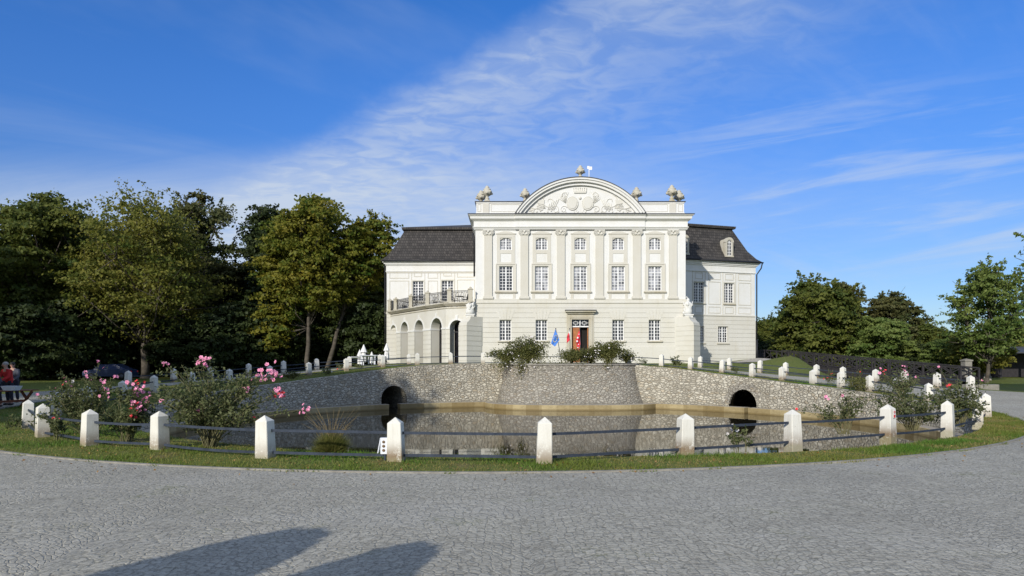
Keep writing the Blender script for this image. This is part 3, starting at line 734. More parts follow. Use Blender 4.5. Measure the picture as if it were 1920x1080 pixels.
# pilasters
for c in (915.4, 983.2, 1051.6, 1124.0, 1193.9, 1261.5):
    u = X_(c); mb = MB(); zs, ze = Z_(555.5), Z_(441.5)
    mb.fbox(MF, u - .33, u + .33, 0, .13, zs, ze)
    mb.fbox(MF, u - .44, u + .44, 0, .20, zb1, zb1 + .10); mb.fbox(MF, u - .41, u + .41, 0, .18, zb1 + .10, zb1 + .2); mb.fbox(MF, u - .37, u + .37, 0, .155, zb1 + .2, zs)
    p = pb_(mb, 'pilaster', M['beige'])
    mb = MB(); mb.fbox(MF, u - .36, u + .36, 0, .17, ze, ze + .07); mb.fbox(MF, u - .33, u + .33, 0, .15, ze + .07, ze + .30)
    for s_ in (-1, 1):
        for rr in (.15, .09): mb.arcband(MF, u + s_ * .33, ze + .22, rr - .035, rr, 0, 2 * math.pi, .05, .21 + (.15 - rr) * .3, 14)
        mb.ball(MF.P(u + s_ * .33, .18, ze + .22), .05)
        mb.tube([MF.P(u + s_ * .3, .2, ze + .12), MF.P(u + s_ * .15, .22, ze + .05), MF.P(u, .22, ze + .13)], .03)
    mb.fbox(MF, u - .44, u + .44, 0, .23, ze + .36, ze + .44); mb.ball(MF.P(u, .2, ze + .30), .09, .06, .1)
    pb_(mb, 'capital', M['relief'], p)
    # white backing strip panel edge
# entablature
mb = MB(); prof = [(zc, .10), (Z_(428.5), .16), (Z_(426.5), .24), (Z_(425), .14), (Z_(416), .14), (Z_(414.5), .22), (Z_(413), .34), (Z_(411.5), .42), (Z_(407.5), .44), (Z_(406), .54), (Z_(404.5), .58)]
def crown_run(mb, u0, u1, prof, back=-.3, extra=0.0):
    """mouldings wrapping front and both sides"""
    ring = []
    for z, p in prof:
        p += extra; ring.append([(u0 - p, 57 + 22.0, z), (u0 - p, 57 - p, z), (u1 + p, 57 - p, z), (u1 + p, 57 + 22.0, z)])
    vs = [p for r_ in ring for p in r_]; fs = []
    for i in range(len(ring) - 1):
        for k in range(3): fs.append((i * 4 + k, i * 4 + k + 1, (i + 1) * 4 + k + 1, (i + 1) * 4 + k))
    e = (len(ring) - 1) * 4; fs.append((e, e + 1, e + 2, e + 3)); fs.append((3, 2, 1, 0)); mb.add(vs, fs)
crown_run(mb, U0, U1, prof)
# slight break forward under the pediment
for (za, pa1), (zb_2, pb1) in zip(prof, prof[1:]):
    mb.hexa([(X_(966), 57 - pa1 - .10, za), (X_(1208.5), 57 - pa1 - .10, za), (X_(1208.5), 57.0, za), (X_(966), 57.0, za),
             (X_(966), 57 - pb1 - .10, zb_2), (X_(1208.5), 57 - pb1 - .10, zb_2), (X_(1208.5), 57.0, zb_2), (X_(966), 57.0, zb_2)])
pb_(mb, 'cornice', M['white'])
mb = MB(); zt = Z_(404.5)
crown_run(mb, U0, U1, [(zt + .003, .61), (zt + .07, .63), (zt + .13, .25)]); mb.fbox(MF, X_(965), X_(1209.5), .3, .75, zt + .004, zt + .075)
pb_(mb, 'cornice_flashing', M['lead'])
# parapet (attic)
mb = MB(); z0, z1 = zt + .10, Z_(379)
PU0, PU1 = X_(893), X_(1282.5)
mb.fbox(MF, PU0, PU1, -1.0, .02, z0, z1)
mb.fbox(MF, PU0 - .05, PU1 + .05, -1.0, .08, z0, z0 + .14)
mb.fbox(MF, PU0 - .03, PU1 + .03, -1.05, .07, z1 - .10, z1)
mb.box(PU0, PU0 + .9, 58, 78, z0, z1); mb.box(PU1 - .9, PU1, 58, 78, z0, z1)
pb_(mb, 'parapet', M['white'])
mb = MB()
for a, b in ((905, 917), (1255, 1267)): mb = MB(); mb.fbox(MF, X_(a), X_(b), .02, .085, z0 + .14, z1 - .10); pb_(mb, 'parapet_pier', M['beige'])
for a, b in ((919, 975), (1199, 1253), (894, 903), (1270, 1281)):
    mb = MB(); rectring(mb, MF, X_(a) + .05, X_(b) - .05, z0 + .22, z1 - .17, .045, .02, .05); pb_(mb, 'parapet_panel', M['beige'])
mb = MB(); mb.fbox(MF, PU0 - .12, X_(985), -1.1, .14, z1 + .003, z1 + .06); mb.fbox(MF, X_(1190), PU1 + .12, -1.1, .14, z1 + .003, z1 + .06); mb.fbox(MF, X_(985), X_(1190), -1.1, -.82, z1 + .003, z1 + .06); mb.box(PU0 - .12, PU0 + 1, 58, 78.1, z1 + .004, z1 + .06); mb.box(PU1 - 1, PU1 + .12, 58, 78.1, z1 + .004, z1 + .06)
pb_(mb, 'parapet_flashing', M['lead'])
# low main roof + chimney
mb = MB(); a, b = PU0 + .9, PU1 - .9; mb.add([(a, 58, z0), (b, 58, z0), (b, 79, z0), (a, 79, z0), (a + 6, 68, z0 + 1.5), (b - 6, 68, z0 + 1.5)], [(0, 1, 5, 4), (1, 2, 5), (2, 3, 4, 5), (3, 0, 4)])
rf = pb_(mb, 'roof', M['lead'])
# pediment
PCU = X_(1087.3); S = 57 / FPX; RO = 142.8 * S; ZC = Z_(335.7) - RO; zsp = zt + .08
aa = math.asin((zsp - ZC) / RO)
def capped(r): return math.asin((zsp - ZC) / r)
mb = MB()
# tympanum wall
pts = []; rt = RO - .25; a0 = capped(rt)
pts = [(PCU + rt * math.cos(a0 + (math.pi - 2 * a0) * i / 60), ZC + rt * math.sin(a0 + (math.pi - 2 * a0) * i / 60)) for i in range(61)]
mb.fprism(MF, pts, -.8, .10); pb_(mb, 'tympanum', M['white'])
mb = MB()
for r0, r1, n1 in ((RO - .16, RO, .60), (RO - .34, RO - .16, .50), (RO - .50, RO - .34, .26), (RO - .58, RO - .50, .32)):
    a0 = capped(r0 + .0); mb.arcband(MF, PCU, ZC, r0, r1, a0, math.pi - a0, .05 if r0 < RO - .31 else -.8, n1, 72)
pb_(mb, 'pediment_moulding', M['white'])
mb = MB(); a0 = capped(RO); mb.arcband(MF, PCU, ZC, RO + .002, RO + .05, a0, math.pi - a0, -.9, .66, 72); pb_(mb, 'pediment_flashing', M['lead'])
# coat of arms relief
mb = MB(); zr = zsp + .06
def V2(u, z, n=.12): return MF.P(PCU + u, n, zr + z)
for s_ in (-1, 1):
    for q, (rx, rz, n1) in enumerate(((.46, .55, .17), (.36, .45, .215))):
        vs = []; k = 24; uc = s_ * .64
        for i in range(k): t = 2 * math.pi * i / k; vs.append((PCU + uc + rx * math.cos(t), zr + .86 + rz * math.sin(t)))
        mb.fprism(MF, vs, .10, n1)
    mb.tube([V2(s_ * .64 + .46 * math.cos(t), .86 + .55 * math.sin(t), .16) for t in [2 * math.pi * i / 24 for i in range(25)]], .03, 5)
    # acanthus sprays & scrolls
    def spiral(uc, zc_, r, turns, st, w=.05, dirn=1):
        P = []; N = int(18 * turns)
        for i in range(N + 1):
            t = i / N; rr = r * (1 - .8 * t); an = st + dirn * 2 * math.pi * turns * t; P.append(V2(s_ * (uc + rr * math.cos(an)), zc_ + rr * math.sin(an), .125))
        mb.tube(P, w * .62, 5, w * .35)
    spiral(2.55, 1.0, .62, 1.2, 1.2, .055, -1); spiral(2.05, .35, .35, 1.4, 0.2, .05); spiral(1.35, .35, .32, 1.3, 2.6, .05, -1)
    spiral(1.25, 1.55, .28, 1.2, -.5, .045); spiral(3.3, .45, .30, 1.4, .4, .05); spiral(3.95, .33, .22, 1.4, .9, .04, -1); spiral(.35, .25, .22, 1.2, 3.4, .04)
    for k in range(6):
        a = .5 + k * .26; mb.tube([V2(s_ * 1.2, .9), V2(s_ * (1.2 + .5 * math.cos(a)), .9 + .62 * math.sin(a)), V2(s_ * (1.2 + .62 * math.cos(a + .22)), .9 + .95 * math.sin(a + .1))], .034, 5, .012)
    for k in range(7):
        a = .05 + k * .19; mb.tube([V2(s_ * 2.9, .45), V2(s_ * (2.9 + .75 * math.cos(a)), .45 + .65 * math.sin(a))], .032, 5, .014)
    for k in range(5):
        mb.tube([V2(s_ * (2.2 + k * .12), .3), V2(s_ * (1.75 + k * .2), 1.25 - k * .1)], .035, 5)
    mb.tube([V2(s_ * 3.1, .30), V2(s_ * 4.35, .55)], .03, 5); mb.tube([V2(s_ * 3.1, .62), V2(s_ * 4.2, .22)], .03, 5)
    for k in range(12):
        mb.ball(V2(s_ * (1.2 + k * .30), .10 + .07 * ((k * 5) % 3), .12), .075, .045, .06)
    fl = [(PCU + s_ * q[0], zr + q[1]) for q in ((3.0, .75), (3.55, .85), (3.45, 1.12), (2.95, 1.18))]
    mb.fprism(MF, fl if s_ > 0 else fl[::-1], .10, .16)
mb.ball(V2(0, 1.30, .14), .12, .08, .12)
mb.fprism(MF, [(PCU - .50, zr + 1.72), (PCU + .50, zr + 1.72), (PCU + .52, zr + 1.86), (PCU - .52, zr + 1.86)], .10, .2)
for k in range(7):
    uu = -.48 + k * .16; mb.fprism(MF, [(PCU + uu - .06, zr + 1.86), (PCU + uu + .06, zr + 1.86), (PCU + uu * 1.12, zr + 2.08 + .04 * (k % 2))], .10, .17); mb.ball(V2(uu * 1.12, 2.10 + .04 * (k % 2), .14), .045)
pb_(mb, 'coat_of_arms', M['relief'])
# urns
UP = [(.26, 0), (.26, .09), (.15, .15), (.21, .21), (.21, .27), (.14, .32), (.13, .42), (.22, .48), (.39, .60), (.47, .76), (.45, .90), (.32, 1.0), (.36, 1.05), (.32, 1.13), (.17, 1.2), (.21, 1.28), (.10, 1.40), (.0, 1.47)]
def urn(px, ztop, y, s, ht=1.0):
    u = (px - 960) * y / FPX; mb = MB(); prof = [(r * s, z * s * ht) for r, z in UP]; z0 = ztop
    mb.box(u - .28 * s, u + .28 * s, y - .28 * s, y + .28 * s, z0 - .02, z0 + .12 * s)
    mb.lathe(prof, (u, y, z0 + .12 * s), 16)
    for k in range(8):
        t = 2 * math.pi * k / 8; mb.ball((u + .42 * s * math.cos(t), y + .42 * s * math.sin(t), z0 + ((.84 if k % 2 else .68) * ht + .12) * s), .13 * s, .13 * s, .11 * s)
        mb.tube([(u + .24 * s * math.cos(t), y + .24 * s * math.sin(t), z0 + (.95 * ht + .12) * s), (u + .26 * s * math.cos(t + .3), y + .26 * s * math.sin(t + .3), z0 + (1.12 * ht + .12) * s)], .05 * s, 5)
    pb_(mb, 'urn', M['stone'])
zp = z1 + .06
urn(913.4, zp, 57.0 - .15 + .5, .90); urn(902.0, zp - .05, 58.6, .88); urn(984.5, zp, 57.9, .86); urn(1193.4, zp, 57.9, .92); urn(1259.6, zp, 57.35, .94); urn(1273.0, zp - .05, 58.7, .92)
urn(1088, Z_(336.3), 57.15, .78, 1.0)
mb = MB(); u = X_(1105); zz0 = Z_(337); mb.tube([(u, 57.2, zz0 - .3), (u, 57.2, zz0 + 1.2)], .035, 6); mb.box(u - .02, u + .25, 57.18, 57.21, zz0 + .88, zz0 + 1.15); mb.box(u - .16, u - .02, 57.18, 57.21, zz0 + .95, zz0 + 1.2)
pb_(mb, 'weather_vane', M['frame'])
# door
mb = MB()
rectring(mb, MF, DU0 - .30, DU1 + .30, DZ0 - .3, DZ1 + .28, .16, .05, .16); 
mb.fbox(MF, DU0 - .14, DU0, -.05, .11, DZ0, DZ1 + .12); mb.fbox(MF, DU1, DU1 + .14, -.05, .11, DZ0, DZ1 + .12); mb.fbox(MF, DU0, DU1, -.05, .11, DZ1, DZ1 + .12)
mb.fbox(MF, DU0 - .42, DU0 - .30, .05, .11, DZ0, Z_(589)); mb.fbox(MF, DU1 + .30, DU1 + .42, .05, .11, DZ0, Z_(589))
mb.fbox(MF, DU0 - .30, DU1 + .30, .05, .12, DZ1 + .28, Z_(588.5))
mb.fbox(MF, X_(1062.5), X_(1113.5), .0, .30, Z_(588.5), Z_(585.5)); mb.fbox(MF, X_(1060), X_(1116), .0, .50, Z_(585.5), Z_(583))
pb_(mb, 'door_surround', M['stone'])
mb = MB(); mb.fbox(MF, X_(1059), X_(1117.5), .0, .56, Z_(583) + .003, Z_(581.5)); pb_(mb, 'door_hood', M['lead'])
mb = MB(); tz = Z_(611.7); mb.fbox(MF, DU0, DU1, -.22, -.12, tz - .07, tz + .03); um = (DU0 + DU1) / 2; mb.fbox(MF, um - .035, um + .035, -.22, -.12, tz, DZ1)
for c in ((DU0 + um) / 2, (DU1 + um) / 2):
    zc_ = (tz + DZ1) / 2
    rectring(mb, MF, c - .17, c + .17, zc_ - .11, zc_ + .11, .03, -.20, -.15)
    mb.fbox(MF, c - .36, c - .17, -.19, -.16, zc_ - .015, zc_ + .015); mb.fbox(MF, c + .17, c + .36, -.19, -.16, zc_ - .015, zc_ + .015)
    mb.fbox(MF, c - .015, c + .015, -.19, -.16, zc_ + .11, DZ1); mb.fbox(MF, c - .015, c + .015, -.19, -.16, tz, zc_ - .11)
tr = pb_(mb, 'transom_window', M['frame']); mb = MB(); mb.add([MF.P(DU0, -.21, tz), MF.P(DU1, -.21, tz), MF.P(DU1, -.21, DZ1), MF.P(DU0, -.21, DZ1)], [(0, 1, 2, 3)]); pb_(mb, 'pane', M['glass_black'], tr)
mb = MB(); mb.fbox(MF, DU0, um, -.26, -.20, DZ0, tz - .07)
for k in range(3):
    za = DZ0 + .12 + k * (tz - DZ0 - .2) / 3; rectring(mb, MF, DU0 + .1, um - .1, za, za + (tz - DZ0) / 3 - .16, .04, -.20, -.175)
dr = pb_(mb, 'door_leaf', M['wood_door']); mb = MB(); mb.ball(MF.P(um - .06, -.15, DZ0 + 1.1), .04); pb_(mb, 'door_handle', M['lead'], dr)
mb = MB()
# open leaf swung inwards
mb.hexa([MF.P(DU1 - .01, -.26, DZ0), MF.P(DU1 - .07, -.26, DZ0), MF.P(DU1 - .07, -.60, DZ0), MF.P(DU1 - .01, -.60, DZ0), MF.P(DU1 - .01, -.26, tz - .08), MF.P(DU1 - .07, -.26, tz - .08), MF.P(DU1 - .07, -.60, tz - .08), MF.P(DU1 - .01, -.60, tz - .08)])
o_ = pb_(mb, 'door_leaf', M['wood_door']); o_['label'] = 'wooden door leaf standing open inwards'
mb = MB(); mb.fbox(MF, DU0 - .6, DU1 + .6, .0, .9, 1.3, DZ0 - .01); mb.fbox(MF, DU0 - .9, DU1 + .9, .9, 1.25, 1.3, DZ0 - .16); pb_(mb, 'door_step', M['stone'])

# corner buttresses with trophies
def buttress(px_edge, sgn, top_py, foot_u):
    """diagonal pier at a front corner; sgn -1 left, +1 right"""
    ux, uy = foot_u
    d = Vector((sgn * .72, -.69, 0)).normalized(); t = Vector((-d.y, d.x, 0)) * 1
    c = Vector((ux, uy, 0)); w = .50
    zt_ = Z_(606); zp_ = Z_(594); L = 1.30
    prof = [(L, GZ), (L, zt_ - .2), (L - .04, zt_), (L - .20, zt_ + .10), (L - .36, zt_ + .28), (L - .44, zt_ + .52), (.2, zt_ + .52), (-.6, zt_ + .52), (-.6, GZ)]
    mb = MB(); vs = []
    for q in (-w, w):
        for a, z in prof: p = c + d * a + t * q; vs.append((p.x, p.y, z))
    k = len(prof); mb.add(vs, [tuple(range(k)), tuple(range(2 * k - 1, k - 1, -1))] + [(i, i + k, (i + 1) % k + k, (i + 1) % k) for i in range(k)])
    # rusticated courses on the outer faces
    z = zt_ - .25 - .41
    crs = MB(); 
    zc_ = GZ + .3
    while zc_ < zt_ - .25:
        p8 = []
        za, zb_ = zc_, min(zc_ + .375, zt_ - .22)
        for zz_ in (za, zb_):
            for a, q in ((-.3, -w - .03), (L + .03, -w - .03), (L + .03, w + .03), (-.3, w + .03)): p = c + d * a + t * q; p8.append((p.x, p.y, zz_))
        crs.hexa(p8); zc_ += .41
    mb.add(crs.v, crs.f)
    bt_ = pb_(mb, 'buttress', M['cream'])
    bm = bmesh.new(); bm.from_mesh(bt_.data); bmesh.ops.recalc_face_normals(bm, faces=bm.faces); bm.to_mesh(bt_.data); bm.free()
    mb = MB(); cp = c + d * .50; zq = zt_ + .52
    mb.box(cp.x - .32, cp.x + .32, cp.y - .32, cp.y + .32, zq - .1, zq + .10); mb.box(cp.x - .38, cp.x + .38, cp.y - .38, cp.y + .38, zq + .10, zq + .19)
    rnd = random.Random(3 + sgn)
    mb.lathe([(.30, 0), (.36, .25), (.30, .55), (.34, .85), (.22, 1.02), (.10, 1.08)], (cp.x, cp.y, zq + .19), 12)
    mb.ball((cp.x, cp.y, zq + 1.36), .15, .16, .18); mb.tube([(cp.x, cp.y, zq + 1.5), (cp.x - .12 * sgn, cp.y, zq + 1.66), (cp.x - .22 * sgn, cp.y, zq + 1.55)], .06, 6, .02)
    for k in range(16):
        a = rnd.uniform(0, 6.28); zz_ = rnd.uniform(.25, 1.1); mb.ball((cp.x + .30 * math.cos(a), cp.y + .30 * math.sin(a), zq + zz_), rnd.uniform(.07, .16), rnd.uniform(.07, .14), rnd.uniform(.08, .17), 8)
    for k in range(6):
        a = k * 1.05; mb.tube([(cp.x + .15 * math.cos(a), cp.y + .15 * math.sin(a), zq + .25), (cp.x + .42 * math.cos(a + .3), cp.y + .42 * math.sin(a + .3), zq + 1.15 + .1 * (k % 2))], .035, 5)
    pb_(mb, 'trophy_statue', M['white'], bt_)
buttress(886, -1, 0, (U0 - .05, 57.0)); buttress(1288, 1, 0, (U1 - .25, 57.0))

# --- wings
def wing(F, pl, pr, depth, zg, outer, wins_up, wins_lo, panels, ze, ledge_px, zt_m, zr, rid, uin=None):
    """outer: 'L' or 'R' = the free end"""
    uL = F.u(pl) if outer == 'L' else uin; uR = F.u(pr) if outer == 'R' else uin
    mb = MB()
    wall(mb, F, uL, uR, ledge_px, ze, -.5, 0, wins_up)
    # solid body behind
    mb.fbox(F, uL, uR, -depth, -.53, GZ, ze); wu = pb_(mb, 'upper_wall', M['white'])
    mb = MB(); wall(mb, F, uL, uR, GZ, ledge_px, -.5, 0, wins_lo); wall(mb, F, uL - .0, uR, GZ + .3, ledge_px - .02, .0, .045, wins_lo, rows=.41)
    mb.fbox(F, uL - .05, uR + .05, -.1, .12, ledge_px - .02, ledge_px + .10)
    if outer == 'R': mb.fbox(F, uR, uR + .045, -depth, .045, GZ, ledge_px - .05)
    pb_(mb, 'lower_wall', M['cream'])
    mb = MB()
    for (a, b, c, d) in wins_up + wins_lo: mb.fbox(F, a - .05, b + .05, -.52, -.505, c, d)
    pb_(mb, 'interior', M['dark'])
    # cornice
    mb = MB()
    for z0_, z1_, p in ((ze - 1.0, ze - .92, .10), (ze - .92, ze - .38, .05), (ze - .38, ze - .26, .14), (ze - .26, ze - .12, .24), (ze - .12, ze - .0, .36)):
        mb.fbox(F, uL - (p if outer == 'L' else 0), uR + (p if outer == 'R' else 0), -depth, p, z0_, z1_ - .001)
    pb_(mb, 'cornice', M['white'])
    # mansard: rings (inset, z)
    rings = [(-.50, ze + .01), (-.46, ze + .12), (-.10, ze + .42), (.50, ze + 1.25), (1.55, zt_m)]
    def ring(ins, z):
        a = uL + ins if outer == 'L' else uL; b = uR - ins if outer == 'R' else uR
        return [F.P(a, -ins, z), F.P(b, -ins, z), F.P(b, -depth + ins, z), F.P(a, -depth + ins, z)]
    mb = MB(); vs = []
    for i_, z in rings: vs += ring(i_, z)
    fs = [(0, 1, 2, 3)[::-1]] + [(i * 4 + k, i * 4 + (k + 1) % 4, (i + 1) * 4 + (k + 1) % 4, (i + 1) * 4 + k) for i in range(len(rings) - 1) for k in range(4)]
    mb.add(vs, fs); r_ = pb_(mb, 'mansard_roof', M['shingle'])
    mb = MB(); vs = ring(1.30, zt_m + .004) + ring(1.25, zt_m + .24)
    a = ring(1.25, zt_m + .24); k = F.P(*((rid, -depth / 2, zr)) if False else (rid, -depth / 2, zr)); far = F.P(uR if outer == 'L' else uL, -depth / 2, zr)
    vs += [k, far]
    fs = [(3, 2, 1, 0), (0, 1, 5, 4), (1, 2, 6, 5), (2, 3, 7, 6), (3, 0, 4, 7)]
    if outer == 'L': fs += [(4, 5, 9, 8), (6, 7, 8, 9), (7, 4, 8), (5, 6, 9)]
    else: fs += [(4, 5, 8, 9), (5, 6, 8), (6, 7, 9, 8), (7, 4, 9)]
    mb.add(vs, fs); pb_(mb, 'upper_roof', M['shingle'])
    # framed panels
    for (a, b, c, d) in panels: mb = MB(); rectring(mb, F, a, b, c, d, .07, 0, .03); pb_(mb, 'wall_panel', M['beige'])
    return r_
# left wing
LF = Frame(0, 67.0); lz = lambda py: CH + (HY - py) * 67 / FPX; lu = LF.u
wl = [(lu(774), lu(794), lz(566), lz(527)), (lu(828), lu(850), lz(566), lz(526))]
pan = [(lu(730), lu(767), lz(565), lz(526)), (lu(730), lu(767), lz(522), lz(509)), (lu(802), lu(821), lz(565), lz(526)), (lu(802), lu(821), lz(522), lz(509)), (lu(857), lu(890), lz(565), lz(524)), (lu(857), lu(890), lz(520), lz(508)),
       (lu(776), lu(791), lz(519), lz(509)), (lu(831), lu(847), lz(518), lz(508))]
for a, b in ((lu(771), lu(797)), (lu(825), lu(853))): pan.append((a, b, lz(568), lz(506)))
ZE = lz(490.5); wing(LF, 725, 0, 20, 0, 'L', wl, [], pan, ZE, lz(588) , 15.05, 17.3, lu(850) + 1.2, uin=3.0)
mb = MB(); mb.fbox(LF, lu(725) - .03, 0.5, .0, .05, ZE - 1.12, ZE - 1.03); pb_(mb, 'string_course', M['beige'])
for (a, b, c, d) in wl: window(LF, a, b, c, d, 4, 7, 'glass', depth=.12)
# right wing
p0 = ((1287 - 960) / FPX * 64.6, 64.6); p1 = ((1415.5 - 960) / FPX * 66.9, 66.9)
RF = Frame(p0[0], p0[1], p1[0] - p0[0], p1[1] - p0[1]); ru = RF.u
def rz(py, px): return RF.z(py, px)
wru = [(ru(1300.5), ru(1320), rz(568, 1310), rz(528.5, 1310)), (ru(1357.5), ru(1376), rz(570, 1367), rz(531.5, 1367))]
wrl = [(ru(1307), ru(1320), rz(643, 1313), rz(611, 1313)), (ru(1346), ru(1364.5), rz(643.5, 1355), rz(612, 1355))]
zup = wru[0][3]; zdn = wru[0][2]
wru = [(a, b, zdn, zup) for a, b, c, d in wru]
pan = [(ru(1328), ru(1351), zdn - .1, zup + .1), (ru(1384), ru(1408), zdn - .1, zup + .1), (ru(1328), ru(1351), zup + .28, zup + .95), (ru(1384), ru(1408), zup + .28, zup + .95),
       (ru(1303), ru(1318), zup + .28, zup + .9), (ru(1359), ru(1375), zup + .28, zup + .9), (ru(1328), ru(1351), zdn - .95, zdn - .3), (ru(1384), ru(1408), zdn - .95, zdn - .3), (ru(1303), ru(1318), zdn - .95, zdn - .3), (ru(1359), ru(1375), zdn - .95, zdn - .3)]
for a, b in ((ru(1298), ru(1323)), (ru(1354.5), ru(1379.5))): pan.append((a, b, zdn - 1.1, zup + 1.05))
zl = rz(592, 1340); wing(RF, 0, 1415.5, 20, 0, 'R', wru, wrl, pan, rz(494.2, 1415), zl, 15.0, 16.9, ru(1391) - 4.5, uin=-3.5)
for (a, b, c, d) in wru: window(RF, a, b, c, d, 4, 7, 'glass', depth=.12)
for (a, b, c, d) in wrl: window(RF, a, b, c, d, 4, 6, 'glass', depth=.12)
for FF, ww in ((RF, wru + wrl), (LF, wl)):
    for (a, b, c, d) in ww:
        mb = MB(); mb.fbox(FF, a - .14, b + .14, .0, .15, c - .09, c); pb_(mb, 'window_sill', M['stone'])
        mb = MB(); rectring(mb, FF, a - .12, b + .12, c - .0, d + .12, .12, .0, .055); pb_(mb, 'window_surround', M['cream'])
# drainpipe at the right corner
mb = MB(); uu = ru(1416.5) - .02; zz_ = rz(494, 1415)
mb.tube([RF.P(uu + .5, .42, zz_), RF.P(uu + .45, .3, zz_ - .5), RF.P(uu + .12, .06, zz_ - 1.1), RF.P(uu + .12, .06, 1.8)], .065, 8)
mb.tube([RF.P(uu + .12, .07, 1.7), RF.P(uu + .12, .07, 4.0)], .10, 8); mb.tube([RF.P(-1, .50, zz_ + .02), RF.P(uu + .55, .50, zz_ + .02)], .07, 6)
pb_(mb, 'drainpipe', M['black_iron'])
mb = MB(); mb.tube([LF.P(lu(725) - .15, .1, ZE - .3), LF.P(lu(725) - .12, .1, 1.5)], .06, 8); mb.tube([LF.P(lu(719), .5, ZE + .02), LF.P(-3, .5, ZE + .02)], .07, 6)
pb_(mb, 'gutter', M['black_iron']); mb = MB(); mb.tube([(U0 - .25, 57.2, 12.6), (U0 - .12, 57.4, 11.9), (U0 - .12, 57.4, 9)], .07, 8); pb_(mb, 'drainpipe', M['black_iron'])
# dormers (right wing)
for pxc in (1366.5, 1283.5):
    u = ru(pxc); zb_ = rz(480, 1366); ztp = rz(448, 1366) - .1; mb = MB(); n1 = .02
    rr = .34; zc_ = ztp - rr + .1
    mb.fbox(RF, u - .44, u + .44, -1.8, n1 - .02, zb_, zc_)
    mb.arcband(RF, u, zc_, .02, .42, 0, math.pi, -1.8, n1 - .02, 16)
    mb.arcband(RF, u, zc_, rr - .1, .48, 0, math.pi, n1 - .25, n1 + .12, 20)
    mb.fbox(RF, u - .42, u - .24, n1 - .2, n1 + .10, zb_, zc_); mb.fbox(RF, u + .24, u + .42, n1 - .2, n1 + .10, zb_, zc_)
    mb.fbox(RF, u - .46, u + .46, n1 - .2, n1 + .14, zb_ - .12, zb_ + .02)
    d_ = pb_(mb, 'dormer', M['stone'])
    mb = MB(); mb.add([RF.P(u - .27, n1, zb_ + .02), RF.P(u + .27, n1, zb_ + .02), RF.P(u + .27, n1, zc_)] + [RF.P(u + .27 * math.cos(a), n1, zc_ + .29 * math.sin(a)) for a in lin(0.2, math.pi - .2, 8)] + [RF.P(u - .27, n1, zc_)], [tuple(range(13))])
    pb_(mb, 'pane', M['glass'], d_)
    mb = MB(); rectring(mb, RF, u - .27, u + .27, zb_ + .02, zc_, .05, n1, n1 + .04); mb.arcband(RF, u, zc_, .23, .30, 0, math.pi, n1, n1 + .04, 14)
    mb.fbox(RF, u - .03, u + .03, n1, n1 + .035, zb_ + .07, zc_ + .24)
    for k in (1, 2, 3): zz_ = zb_ + (zc_ - zb_) * k / 4; mb.fbox(RF, u - .22, u + .22, n1 + .002, n1 + .03, zz_ - .02, zz_ + .02)
    mb.tube([RF.P(u, n1 + .02, zc_), RF.P(u + .17, n1 + .02, zc_ + .2)], .015, 4); mb.tube([RF.P(u, n1 + .02, zc_), RF.P(u - .17, n1 + .02, zc_ + .2)], .015, 4)
    pb_(mb, 'window_frame', M['frame'], d_)

